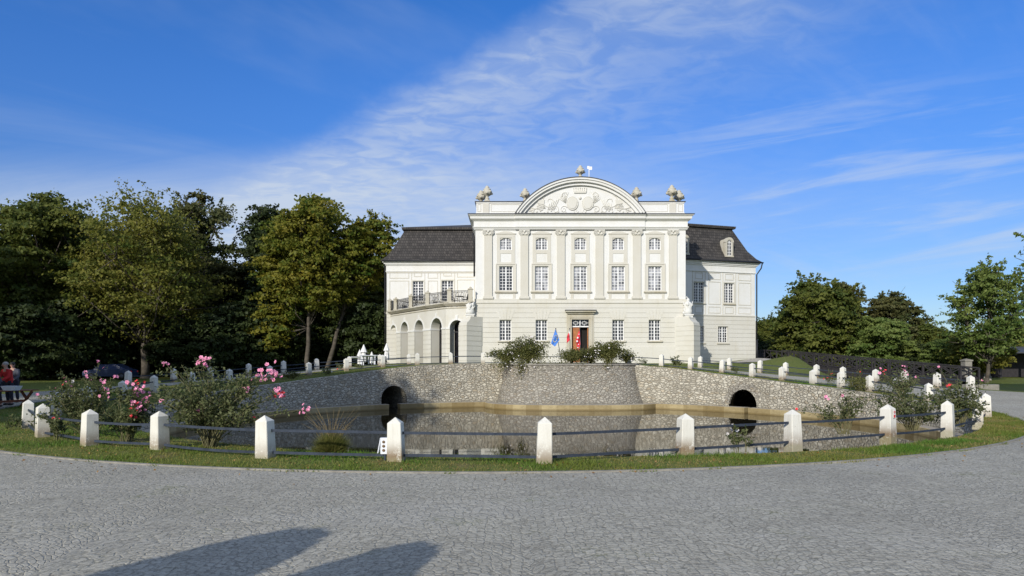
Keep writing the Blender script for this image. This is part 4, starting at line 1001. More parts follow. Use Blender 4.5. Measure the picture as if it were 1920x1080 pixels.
# --- curved arcade with terrace (left)
AP = [(884, 56.6), (836.3, 57.4), (801.5, 59.85), (771.7, 62.6), (746.5, 65.4), (727, 67.6)]
AW = [((p - 960) / FPX * d, d) for p, d in AP]
ZT = 6.52; ZS = 4.66
cpx = [856.6, 818.6, 785.9, 758.6, 737.8]; hwp = [13.2, 10.4, 9.0, 7.8, 5.6]
mbw = MB(); gl_ = MB(); imp = MB(); edge = MB(); flo = MB(); bars = MB()
inner = []
for i in range(5):
    a, b = AW[i + 1], AW[i]     # frame runs left -> right as the viewer sees it
    F = Frame(a[0], a[1], b[0] - a[0], b[1] - a[1]); L = math.hypot(b[0] - a[0], b[1] - a[1])
    uc = F.u(cpx[i]); ul, ur = F.u(cpx[i] - hwp[i]), F.u(cpx[i] + hwp[i]); uc = (ul + ur) / 2; r = (ur - ul) / 2; T = .85
    r = min(r, .92 if i else 1.0); ul, ur = uc - r, uc + r
    mbw.fbox(F, 0, ul, -T, 0, GZ, ZS); mbw.fbox(F, ur, L, -T, 0, GZ, ZS)
    # coursed piers
    wall(mbw, F, -.02, ul + .02 , GZ, ZS - .10, 0, .035, [], rows=.41); wall(mbw, F, ur - .02, L + .02, GZ, ZS - .10, 0, .035, [], rows=.41)
    n = 16; vs = []; fs = []
    for k in range(n + 1):
        an = math.pi * k / n; uu = uc - r * math.cos(an); zz_ = ZS + r * math.sin(an)
        vs += [F.P(uu, 0, zz_), F.P(uu, 0, ZT), F.P(uu, -T, ZT), F.P(uu, -T, zz_)]
    for k in range(n):
        q = 4 * k
        for j in range(4): fs.append((q + j, q + 4 + j, q + 4 + (j + 1) % 4, q + (j + 1) % 4))
    mbw.add(vs, fs); mbw.fbox(F, 0, ul, -T, 0, ZS, ZT); mbw.fbox(F, ur, L, -T, 0, ZS, ZT)
    imp.arcband(F, uc, ZS, r + .0, r + .16, 0, math.pi, .0, .03, 18)
    imp.fbox(F, 0, ul + .03, -T - .02, .09, ZS - .10, ZS + .05); imp.fbox(F, ur - .03, L, -T - .02, .09, ZS - .10, ZS + .05)
    imp.fprism(F, [(uc - .09, ZS + r), (uc + .09, ZS + r), (uc + .13, ZS + r + .42), (uc - .13, ZS + r + .42)], .0, .07)
    # glazing on the inner plane
    gl_.fbox(F, ul - .1, ur + .1, -T - .08, -T - .03, GZ, ZT - .3)
    for k in range(4): uu = ul + (ur - ul) * (k + .0) / 3; bars.fbox(F, uu - .03, uu + .03, -T - .03, -T + .01, GZ, ZS)
    bars.fbox(F, ul, ur, -T - .03, -T + .012, ZS - .35, ZS - .25)
    # terrace edge mouldings
    for z0_, z1_, p in ((ZT - .22, ZT - .14, .06), (ZT, ZT + .08, .14), (ZT + .08, ZT + .16, .24), (ZT + .16, ZT + .25, .34)):
        edge.fbox(F, -.06, L + .06, -T, p, z0_, z1_ - .001)
ac = pb_(mbw, 'arcade_wall', M['cream']); pb_(imp, 'arch_mouldings', M['white'], ac); pb_(edge, 'terrace_edge', M['stone'], ac)
pb_(gl_, 'arcade_glazing', M['glass_black'], ac); pb_(bars, 'glazing_bars', M['black_iron'], ac)
# terrace floor polygon
poly = [(x, y, ZT + .20) for x, y in AW] + [(AW[-1][0] + .4, 67.2, ZT + .2), (-2.5, 67.1, ZT + .2), (-2.5, 57.5, ZT + .2)]
lo_ = [(x, y, ZT - .1) for x, y, z in poly]; k = len(poly)
flo.add(poly + lo_, [tuple(range(k)), tuple(range(2 * k - 1, k - 1, -1))] + [(i, (i + 1) % k, (i + 1) % k + k, i + k) for i in range(k)])
pb_(flo, 'terrace_floor', M['stone'], ac)
# railing
pp = [(883.5, .25), (844.0, 0), (804.6, 0), (773.5, 0), (744.8, 0), (733.3, 0)]
def arc_pt(px, inset=.15):
    for i in range(5):
        if AP[i][0] >= px >= AP[i + 1][0]:
            a, b = AW[i + 1], AW[i]; F = Frame(a[0], a[1], b[0] - a[0], b[1] - a[1]); return F.P(F.u(px), -inset + .3, 0)
    return (AW[-1][0], AW[-1][1], 0)
pts = [arc_pt(p) for p, _ in pp]; RZ = ZT + .25; RT = RZ + 1.02
for (x, y, _) in pts:
    mb = MB(); mb.box(x - .17, x + .17, y - .17, y + .17, RZ, RT); mb.box(x - .22, x + .22, y - .22, y + .22, RT, RT + .09); mb.box(x - .21, x + .21, y - .21, y + .21, RZ, RZ + .12)
    mb.ball((x, y, RT + .16), .10); pb_(mb, 'balustrade_post', M['stone'])
for a, b in zip(pts, pts[1:]):
    mb = MB(); A = Vector((a[0], a[1], 0)); B = Vector((b[0], b[1], 0)); L = (B - A).length; n = max(3, int(L / .13))
    for z in (RZ + .1, RZ + .2, RT - .05, RT - .16): mb.tube([A + Vector((0, 0, z)), B + Vector((0, 0, z))], .022, 5)
    for k in range(1, n):
        p = A.lerp(B, k / n); mb.tube([p + Vector((0, 0, RZ + .1)), p + Vector((0, 0, RT - .05))], .013, 4)
    d = (B - A).normalized()
    for k in range(int(L / .45)):
        c = A + d * (.3 + k * .45) + Vector((0, 0, RZ + .55)); mb.tube([c + d * (.14 * math.cos(t)) + Vector((0, 0, .26 * math.sin(t))) for t in lin(0, 2 * math.pi, 12)], .014, 4)
    pb_(mb, 'iron_railing', M['black_iron'])

# --- terrace furniture
def cafe_chair():
    mb = MB()
    mb.box(-.21, .21, -.21, .21, .43, .46)
    for x in (-.2, .2):
        mb.tube([(x, -.2, 0), (x, -.2, .44)], .014, 5); mb.tube([(x, .24, 0), (x, .2, .45), (x, .27, .88)], .014, 5)
        mb.tube([(x * 1.15, .22, .64), (x * 1.15, -.18, .64), (x, -.2, .45)], .013, 5)
    mb.tube([(-.2, .27, .88), (0, .29, .93), (.2, .27, .88)], .016, 5)
    for k in range(6): x = -.15 + k * .06; mb.tube([(x, .2, .46), (x, .27, .89)], .009, 4)
    return mb
def cafe_table():
    mb = MB(); mb.lathe([(.36, .70), (.38, .705), (.38, .73), (.36, .735)], (0, 0, 0), 20); mb.tube([(0, 0, .04), (0, 0, .7)], .025, 6)
    for k in range(3): a = k * 2.094; mb.tube([(0, 0, .12), (.3 * math.cos(a), .3 * math.sin(a), .015)], .018, 5)
    return mb
ch0 = cafe_chair().build('cafe_chair', M['black_iron']); tb0 = cafe_table().build('cafe_table', M['black_iron'])
tpos = [(768, 64.6), (862, 58.6)]
tl = ['black round cafe table on the left part of the terrace near the first window', 'black round cafe table on the terrace close to the central block']
for i, (p, d) in enumerate(tpos):
    t = tb0 if i == 0 else tb0.copy()
    if i: COL.objects.link(t)
    t.location = ((p - 960) / FPX * d, d, ZT + .2); tag(t, tl[i], 'table', 'cafe tables on the terrace')
cpos = [(760, 65.2, .7, 'left of the left cafe table'), (776, 64.2, -.9, 'right of the left cafe table'), (852, 59.2, .9, 'left of the right cafe table'), (872, 58.4, -1.2, 'right of the right cafe table, nearest the central block'), (818, 61.6, 2.6, 'standing alone between the two cafe tables')]
for i, (p, d, r_, l) in enumerate(cpos):
    c = ch0 if i == 0 else ch0.copy()
    if i: COL.objects.link(c)
    c.location = ((p - 960) / FPX * d, d, ZT + .2); c.rotation_euler = (0, 0, r_); tag(c, 'black iron terrace chair ' + l, 'chair', 'cafe chairs on the terrace')

# ------------------------------------------------------------------ bollards
BC = (0.04, 28.3); BR = 16.5; BRO = 21.6
def far_on(px, rad):
    k = (px - 960) / FPX; A = k * k + 1; B = -2 * (BC[0] * k + BC[1]); C_ = BC[0] ** 2 + BC[1] ** 2 - rad ** 2
    Y = (-B + math.sqrt(max(0, B * B - 4 * A * C_))) / (2 * A); return (k * Y, Y)
def near_pt(px, py): d = FPX * CH / (py - HY); return ((px - 960) / FPX * d, d)
mb = MB(); prof = [(.150, 0), (.132, .62), (.118, .655), (.0, .785)]
# square plan, slightly tapered, pyramid cap, chamfered corners
vs = []; fs = []
def sq(h, z, c): return [(h, -h + c, z), (h, h - c, z), (h - c, h, z), (-h + c, h, z), (-h, h - c, z), (-h, -h + c, z), (-h + c, -h, z), (h - c, -h, z)]
for h, z, c in ((.138, -.15, .012), (.136, 0.1, .012), (.127, .45, .012), (.121, .680, .010), (.116, .690, .010), (.006, .785, .003)): vs += sq(h, z, c)
for i in range(5):
    for k in range(8): fs.append((i * 8 + k, i * 8 + (k + 1) % 8, (i + 1) * 8 + (k + 1) % 8, (i + 1) * 8 + k))
fs.append(tuple(40 + k for k in range(8))); mb.add(vs, fs)
bol0 = mb.build('bollard', M['bollard']); first = True
def bollard(x, y, label, group, rot=None, s=1.0):
    global first
    o = bol0 if first else bol0.copy()
    if not first: COL.objects.link(o)
    first = False
    o.location = (x, y, ter(x, y)); a = math.atan2(y - BC[1], x - BC[0])
    o.rotation_euler = (random.uniform(-.028, .028), random.uniform(-.028, .028), (a if rot is None else rot) + random.uniform(-.06, .06)); o.scale = (s, s, s * random.uniform(.97, 1.03))
    tag(o, label, 'bollard', group); return o
nearB = [(52, 803, 'white bollard leftmost of the near row, partly hidden by its neighbour'), (80, 819, 'white bollard second from the left in the near row, red flowers by its rail'),
 (168, 835, 'white bollard half covered by rose twigs, third from the left'), (300, 842, 'white bollard with a lit left face and brown peeling patch beside the large rose bush'),
 (498, 858, 'white bollard heavily splashed with brown mud, just right of the large rose bush'), (743, 864, 'white bollard with the small socket box at its left side'),
 (1020, 868, 'white bollard standing alone in the middle of the near row, below the bastion'), (1284, 852, 'white bollard with brown stain at its foot, right of the middle one'),
 (1487, 837, 'clean white bollard just left of the small rose bush on the right'), (1665, 822, 'white bollard carrying a red prohibition sticker'),
 (1777, 810, 'white bollard with shadow on its face right of the stickered one'), (1833, 795, 'white bollard second from the right end of the near row'), (1848, 782, 'white bollard at the right end of the near row, half hidden behind another')]
inner = []
for px, py, l in nearB: x, y = near_pt(px, py); inner.append((x, y)); bollard(x, y, l, 'white bollards ringing the pond')
ordn = ['first', 'second', 'third', 'fourth', 'fifth', 'sixth', 'seventh', 'eighth', 'ninth', 'tenth', 'eleventh', 'twelfth', 'thirteenth']
IL = [(905.5, None), (845, None), (782, None), (717.3, None), (649, None), (579, None), (506, None), (430, None), (359, None), (289, None), (230, 28.0), (165, 25.2), (106, 22.2)]
IR = [(1179, None), (1240.5, None), (1295, None), (1354, None), (1410.7, None), (1467, None), (1524.7, None), (1577, None), (1631, None), (1682, None), (1741, None), (1825, 25.0)]
for lst, side in ((IL, 'left'), (IR, 'right')):
    for i, (px, d) in enumerate(lst):
        x, y = far_on(px, BR) if d is None else ((px - 960) / FPX * d, d)
        inner.append((x, y)); bollard(x, y, '%s white bollard %s of the bastion on the pond side of the ring road' % (ordn[i], side), 'white bollards ringing the pond')
OL = [766.7, 712, 654.7, 594, 531.7, 466, 395, 326, 240]; OR_ = [1313, 1368, 1425, 1473.5, 1530.7, 1580.5, 1641.6, 1697, 1757, 1820]
outer = {'left': [], 'right': []}
for lst, side in ((OL, 'left'), (OR_, 'right')):
    for i, px in enumerate(lst):
        x, y = far_on(px, BRO); outer[side].append((x, y))
        bollard(x, y, '%s white bollard %s of the palace on the outer side of the ring road' % (ordn[i], side), 'white bollards along the outer road edge')
# iron rails threaded through the bollards
def rails(name, label, pts, closed, zs=(.50, .10)):
    c = (sum(p[0] for p in pts) / len(pts), sum(p[1] for p in pts) / len(pts), 0); r_ = empty(name, c); tag(r_, label, 'railing')
    n = len(pts); rr = random.Random(5)
    for i in range(n if closed else n - 1):
        a, b = pts[i], pts[(i + 1) % n]
        if math.hypot(a[0] - b[0], a[1] - b[1]) > 9.5: continue
        A = Vector((a[0], a[1], ter(*a))); B = Vector((b[0], b[1], ter(*b)))
        for z in zs:
            mb = MB(); d = (B - A).normalized(); q = Vector((-d.y, d.x, 0)); N = 8; bow = rr.uniform(-.05, .05); sag = rr.uniform(-.035, .01)
            ring = []
            off = -.17 if (q.x * (BC[0] - a[0]) + q.y * (BC[1] - a[1])) < 0 else .17
            for k in range(N + 1):
                t = k / N; w_ = 4 * t * (1 - t); p = A.lerp(B, t) + Vector((0, 0, z + sag * w_)) + q * (bow * w_)
                for dx, dz in ((-.010, -.024), (.010, -.024), (.010, .024), (-.010, .024)): ring.append(p + q * dx + Vector((0, 0, dz)))
            fs = [(k * 4 + j, k * 4 + (j + 1) % 4, (k + 1) * 4 + (j + 1) % 4, (k + 1) * 4 + j) for k in range(N) for j in range(4)]
            mb.add(ring, fs); mb.build('rail', M['iron'], r_, c)
inner.sort(key=lambda p: math.atan2(p[0] - PC[0], p[1] - PC[1]))
rails('iron_railing', 'flat dark iron rails running through the bollards round the pond', inner, True)
rails('iron_railing', 'thin dark rails through the outer bollards left of the palace', outer['left'], False)
rails('iron_railing', 'thin dark rails through the outer bollards right of the palace towards the bridge', outer['right'], False)
# sticker on the 1665 bollard
x, y = near_pt(1665, 822); s_ = empty('warning_sticker', (x + .03, y - .16, .52)); tag(s_, 'small white and red prohibition sticker on a bollard face', 'sticker')
a = math.atan2(y - BC[1], x - BC[0]); 
s_.location = (x + math.cos(a) * .143, y + math.sin(a) * .143, .50); s_.rotation_euler = (0, 0, a + math.pi / 2)
mb = MB(); mb.box(-.045, .045, -.004, .0, -.02, .17); mb.build('backing', M['whitecloth'], s_)
F0 = Frame(0, 0); mb = MB(); mb.arcband(F0, 0, .115, .026, .036, 0, 2 * math.pi, .005, .008, 20); mb.tube([(-.022, -.007, .137), (.022, -.007, .093)], .004, 4); mb.box(-.036, .036, -.008, -.005, -.01, .06); mb.build('symbol', M['sign_red'], s_)
mb = MB(); mb.ball((0, -.009, .127), .008, .003, .008); mb.box(-.006, .006, -.009, -.006, .098, .118); mb.build('pictogram', M['black_iron'], s_)

# ------------------------------------------------------------------ foliage builders
def tree_mesh(H, rx, cb, mat, seed, n_lobes=26, leaf=.17, per=30, subs=34, gap=0.0, trunk=.32, lean=0.0, curve=0.0, name='broadleaf_tree', rough=.22, sprigs=10, taper=.12, low=None):
    """tree at origin: H height, rx crown radius, cb height of crown base, lean = shift of the crown"""
    rng = np.random.default_rng(seed); ch = H - cb; cz = cb + ch * .5
    root = empty(name, (0, 0, 0)); mb = MB()
    def ax(z): t = min(1, z / H); return Vector((lean * t ** 1.3 + curve * math.sin(t * 5), .0, 0))
    tp = [ax(t * H * .82) + Vector((rng.normal() * .06, rng.normal() * .08, t * H * .82)) for t in np.linspace(0, 1, 10)]
    mb.tube(tp, trunk, 9, trunk * .2)
    mb.tube([tp[0] + Vector((0, 0, -.3)), tp[0] + Vector((0, 0, .4))], trunk * 1.5, 9, trunk * 1.0)
    lobes = []
    for i in range(n_lobes):
        t = (i + .5) / n_lobes; zf = 1 - 2 * t; ang = i * 2.399 + rng.uniform(-.5, .5); rr = math.sqrt(max(0.05, 1 - abs(zf) ** 3.4))
        k = rng.uniform(.62, .86) if i % 4 else rng.uniform(.15, .5)
        k *= 1 + rng.uniform(-rough, rough)
        wid = rx * (1 - taper * max(0, zf)) * (1 - .12 * max(0, -zf))
        z = cz + zf * ch * .5 * (.88 + rng.uniform(-.10, .06))
        c = ax(z) + Vector((math.cos(ang) * rr * wid * k, math.sin(ang) * rr * wid * k, z))
        lobes.append((c, rx * rng.uniform(.20, .36)))
    if low: lobes += [(Vector(q[:3]), q[3]) for q in low]
    P = []; O = []; T = []
    for c, r in lobes:
        h0 = min(max(c.z - r * 1.8 - rng.uniform(0, ch * .2), cb * .75), H * .78); f = min(8.99, h0 / (H * .82) * 9); i0 = int(f); p = tp[i0].lerp(tp[i0 + 1], f - i0)
        m_ = p.lerp(c, .5) + Vector((rng.normal() * .2, rng.normal() * .2, -.06 * (c - p).length)); mb.tube([p, m_, c], trunk * .24, 5, .03)
        for q in range(4):
            e = c + Vector(rng.normal(size=3)) * r * .6; mb.tube([m_.lerp(c, .6), e], .045, 4, .012, False)
        lt = rng.uniform(-.25, .25)
        for s in range(subs):
            if gap and rng.random() < gap: continue
            d = rng.normal(size=3); d /= np.linalg.norm(d)
            if d[2] < -.3 and rng.random() < .5: d[2] *= -1
            q = np.array(c) + d * r * rng.uniform(.35, 1.25) * np.array([1.15, 1.15, .85]); n = int(per * rng.uniform(.4, 1.5))
            # flattish sprays of leaves that droop outwards
            sp = r * rng.uniform(.12, .24); off = rng.normal(size=(n, 3)) * sp * np.array([1.35, 1.35, .42]); off[:, 2] -= .35 * np.abs(off @ d)
            P.append(q + off); O.append(np.tile(d, (n, 1))); T.append(np.clip(.40 + lt + rng.normal(0, .15, n) + rng.normal() * .13, 0, 1))
    # thin shoots sticking out of the crown
    for k in range(sprigs):
        c, r = lobes[int(rng.integers(0, max(3, int(n_lobes * .6))))]; d = Vector((rng.normal() * .6, rng.normal() * .6, abs(rng.normal()) + .5)).normalized(); e = c + d * r * rng.uniform(1.5, 2.1)
        mb.tube([c, c.lerp(e, .5), e], .03, 4, .008, False); n = int(per * 1.6); t = rng.uniform(.35, 1.0, n)[:, None]
        P.append(np.array(c) + t * np.array(e - c) + rng.normal(size=(n, 3)) * .16 * (rx / 5)); O.append(rng.normal(size=(n, 3)) * .5); T.append(np.clip(rng.normal(.5, .2, n), 0, 1))
    mb.build('trunk', M['bark'], root)
    P = np.concatenate(P); O = np.concatenate(O); T = np.concatenate(T)
    me = leaves_mesh('crown', P, leaf, rng, mat, T, O); obj('crown', me, root); return root
def place(root, x, y, label, group='trees beyond the pond', rz=0, s=1.0, sz=None, cat='tree', zoff=0):
    root.location = (x, y, ter(x, y) - .05 + zoff); root.rotation_euler = (0, 0, rz); root.scale = (s, s, sz or s)
    tag(root, label, cat, group); return root
def XY(px, D): return ((px - 960) / FPX * D, D)
def top_h(py, D): return CH + (HY - py) * D / FPX

# left wood, front trees
LW = 'trees of the wood left of the palace'
t2 = tree_mesh(17.0, 7.4, 4.4, LM['yellowgreen'], 11, 46, .16, 28, 36, gap=.42, trunk=.42, sprigs=60, rough=.3); place(t2, *XY(272, 68), 'tall airy yellow-green tree with sunlit twigs, straight grey trunk', LW)
t1 = tree_mesh(18.3, 6.6, 2.5, LM['green'], 12, 44, .19, 34, 40, trunk=.4, sprigs=12); place(t1, *XY(75, 70), 'broad round green tree at the far left of the wood', LW)
t3 = tree_mesh(21.6, 4.6, 4, LM['brown'], 13, 34, .18, 28, 34, gap=.25, trunk=.35, rough=.35, sprigs=24); place(t3, *XY(366, 80), 'brownish tree rising behind the airy yellow-green one, to its right', LW)
t6 = tree_mesh(17.6, 5.0, 6.6, LM['gold'], 14, 44, .17, 32, 38, trunk=.26, rough=.2, sprigs=7, low=[(-3.6, -.5, 6.2, 1.5), (-4.0, .3, 4.8, 1.3), (-2.9, -.8, 4.6, 1.2), (-2.2, .5, 6.0, 1.3), (-3.4, 0, 3.4, 1.0)]); place(t6, *XY(578, 70), 'tall green and orange tree with straight trunk near the palace', LW)
t7 = tree_mesh(16.2, 3.5, 7.6, LM['gold'], 15, 34, .165, 30, 34, gap=.22, trunk=.27, lean=5.0, curve=.25, rough=.3, sprigs=40); place(t7, *XY(612, 72), 'golden-brown tree with a leaning curved trunk beside the parasols', LW)
t5 = tree_mesh(20, 4.3, 5, LM['dark'], 16, 34, .19, 28, 34, gap=.12, trunk=.35, rough=.4, sprigs=16); place(t5, *XY(503, 80), 'dark tree with a sideways lobe left of the tall orange-green tree', LW)
t4 = copy_tree(t5); place(t4, *XY(428, 82), 'dark slender tree in the gap between the two big left clumps', LW, 2.0, .66)
labs = [(10, 80, t1, .90, 'dark green tree at the left frame edge, behind the broad round one'), (165, 80, t1, .98, 'brown-green tree filling in behind the airy tree on its left side'), (235, 90, t1, 1.0, 'broad green tree deep behind the airy yellow-green tree'),
        (318, 92, t1, 1.05, 'dark tree deep in the wood, left of the middle gap'), (545, 84, t5, .82, 'dark tree behind the straight trunk of the orange-green tree'), (630, 88, t1, .82, 'green tree behind the leaning trunk'),
        (690, 84, t1, .74, 'green tree filling in below the golden crown beside the palace'), (735, 92, t5, .78, 'dark tree tucked behind the left corner of the palace'), (460, 98, t1, .80, 'green tree deepest in the middle gap of the wood'), (395, 96, t1, .86, 'green tree behind the brownish one, left of the slender dark tree')]
for i, (px, D, src, s, l) in enumerate(labs):
    c = copy_tree(src); place(c, *XY(px, D), l, LW, 1.3 * i + .7, s)
# understory
und = tree_mesh(6.5, 4.2, .3, LM['dark'], 21, 26, .19, 34, 36, trunk=.12, name='understory_bush')
ulab = ['leftmost, behind the people at the table', 'behind the low wide rose bush', 'behind the dark blue car on its left', 'behind the dark blue car on its right', 'behind the straight grey trunk of the airy tree', 'right of the airy tree trunk', 'below the gap in the wood', 'left of the straight trunk near the palace', 'just behind the straight trunk near the palace',
 'between the straight and the leaning trunk', 'right of the leaning trunk', 'behind the closed parasols', 'deep behind the broad round tree', 'deep behind the brownish tree', 'deep behind the two paired trunks', 'deep behind the parasols', 'at the frame edge in front of the broad round tree']
ul_ = [(20, 68), (95, 74), (165, 68), (225, 76), (300, 75), (350, 70), (420, 72), (480, 72), (530, 76), (600, 86), (655, 86), (705, 74), (128, 84), (390, 84), (560, 88), (670, 84), (40, 62)]
for i, (px, D) in enumerate(ul_):
    c = und if i == 0 else copy_tree(und)
    place(c, *XY(px, D), 'dark leafy undergrowth bush ' + ulab[i], 'undergrowth bushes under the left wood', i * 1.1, .8 + .35 * ((i * 7) % 5) / 5 + .1, cat='bush')
pl_ = tree_mesh(5.2, 1.7, .3, LM['green'], 22, 18, .13, 28, 28, trunk=.1, name='leafy_shrub'); place(pl_, *XY(708, 76), 'green shrub catching light behind the closed parasols', 'shrubs', cat='shrub')

# right-hand trees
RW = 'trees right of the palace'
r1 = tree_mesh(10.9, 4.5, 1.0, LM['green'], 31, 48, .19, 30, 38, gap=.08, trunk=.3, sprigs=24); place(r1, *XY(1530, 80), 'big dense dark green tree right of the palace', RW)
r1b = tree_mesh(11.5, 2.5, 2.5, LM['brown'], 32, 28, .16, 28, 30, gap=.2, trunk=.25, sprigs=20); place(r1b, *XY(1583, 85), 'slimmer brown-tinged tree leaning on the big dark green one', RW)
r0 = copy_tree(r1); place(r0, *XY(1438, 88), 'low dark tree showing between the palace corner and the big green tree', RW, 2.4, .56)
r2 = tree_mesh(9.8, 3.7, 1.2, LM['brown'], 33, 34, .16, 34, 36, trunk=.25); place(r2, *XY(1667, 84), 'round brownish tree in the middle of the right tree line', RW)
r3 = tree_mesh(6.6, 3.2, .6, LM['bright'], 34, 30, .15, 30, 34, gap=.1, trunk=.18); place(r3, *XY(1650, 76), 'low bright green tree in front of the round brownish one', RW)
r4 = copy_tree(r1); place(r4, *XY(1738, 82), 'low dark green tree left of the tall pale one', RW, 1.1, .55)
r5 = tree_mesh(10.2, 3.3, 2.0, LM['bright'], 35, 46, .125, 24, 32, gap=.50, trunk=.17, sprigs=50, rough=.25); place(r5, *XY(1852, 60), 'tall light green feathery tree near the right edge', RW)
r6 = tree_mesh(4.4, 2.6, .9, LM['yellowgreen'], 36, 26, .13, 30, 32, trunk=.14); place(r6, *XY(1832, 64), 'low yellow-green tree under the tall feathery tree', RW)
for i, (px, D, src, s, l) in enumerate([(1600, 98, r1, .72, 'dark tree behind the black bridge, left of the round brownish one'), (1790, 92, r2, .56, 'brownish tree far behind the stone gate post'), (1905, 76, r6, 1.2, 'yellowish tree at the right edge by the dark shed'), (1768, 72, r3, .60, 'small bright bush-like tree by the stone gate post'), (1700, 92, r1, .50, 'dark tree filling the gap behind the bridge end'), (1880, 95, r1, .46, 'dark tree behind the tall feathery tree'), (1500, 100, r2, .62, 'brownish tree low behind the big dark green tree')]):
    c = copy_tree(src); place(c, *XY(px, D), l, RW, i * .9 + .4, s)
r7 = copy_tree(r5); place(r7, 30.1, 35.5, 'feathery tree outside the right edge whose twigs hang into view', RW, 1.9, .98)
# low bushes along the bridge
lb = copy_tree(und); place(lb, *XY(1560, 86), 'dark hedge-like bush behind the left end of the black bridge', 'bushes behind the bridge', .3, .7, cat='bush')
for i, (px, D, s) in enumerate([(1640, 82, .62), (1725, 76, .55), (1450, 84, .55), (1800, 78, .5)]):
    c = copy_tree(und); place(c, *XY(px, D), ['dark bush behind the middle of the black bridge', 'dark bush behind the right end of the bridge', 'dark bush beside the palace right corner', 'dark bush between gate post and shed'][i], 'bushes behind the bridge', i, s, cat='bush')
# trees outside the frame on the left: they shade the left bank and the wood's foot
for i, (x, y, s, src, l) in enumerate([(-21.5, 13.5, .74, t1, 'nearest the road'), (-31, 20, .92, t1, 'second from the road'), (-44, 33, 1.1, t1, 'opposite the picnic table'), (-58, 42, 1.15, t5, 'slender and dark, opposite the car'), (-68, 54, 1.15, t1, 'farthest from the viewer'), (-35, 9, .95, t3, 'brownish, behind the nearest one'), (-50, 22, 1.1, t5, 'dark, behind the second one')]):
    c = copy_tree(src); place(c, x, y, 'park tree outside the left edge, ' + l, 'park trees outside the left edge', i * 1.7, s)
# far wood closing the horizon
rng = np.random.default_rng(77); P = []; T = []
for k in range(900):
    a = rng.uniform(-.95, .95); D = rng.uniform(125, 185); x, y = a * D, D; h = rng.uniform(2.5, 8.5) * (1 if a < .1 else .8); n = 70
    q = np.column_stack([x + rng.normal(0, 2.6, n), y + rng.normal(0, 2.6, n), rng.uniform(0, 1, n) ** .8 * h]); P.append(q); T.append(np.clip(rng.normal(.4, .2, n), 0, 1))
P = np.concatenate(P); T = np.concatenate(T); o_ = obj('distant_wood', leaves_mesh('distant_wood', P, .55, rng, LM['dark'], T)); tag(o_, 'far-off dark wood closing the horizon behind the park', 'wood', kind='stuff')

# clipped shrubs behind the camera, whose shadows fall on the paving
for (tx, ty, T_, w, l) in ((-2.05, 7.15, 3.0, .68, 'round-topped clipped shrub behind the viewer casting the longer shadow'), (-.85, 6.55, 2.6, .55, 'smaller clipped shrub behind the viewer casting the shorter shadow')):
    k = T_ / math.tan(R(EL)); x, y = tx - math.sin(R(AZ)) * k, ty - math.cos(R(AZ)) * k
    rt_ = empty('clipped_shrub', (x, y, 0)); tag(rt_, l, 'shrub', 'clipped shrubs behind the viewer')
    mb = MB(); mb.tube([(0, 0, -.1), (0, 0, T_ * .5)], .05, 7); mb.build('trunk', M['bark'], rt_)
    rng = np.random.default_rng(int(T_ * 10)); n = 9000; d = rng.normal(size=(n, 3)); d /= np.linalg.norm(d, axis=1)[:, None]; q = d * rng.uniform(.75, 1.0, n)[:, None] * np.array([w, w, T_ * .42]); q[:, 2] += T_ * .58
    obj('crown', leaves_mesh('crown', q, .07, rng, LM['dark'], rng.uniform(0, 1, n), d), rt_)

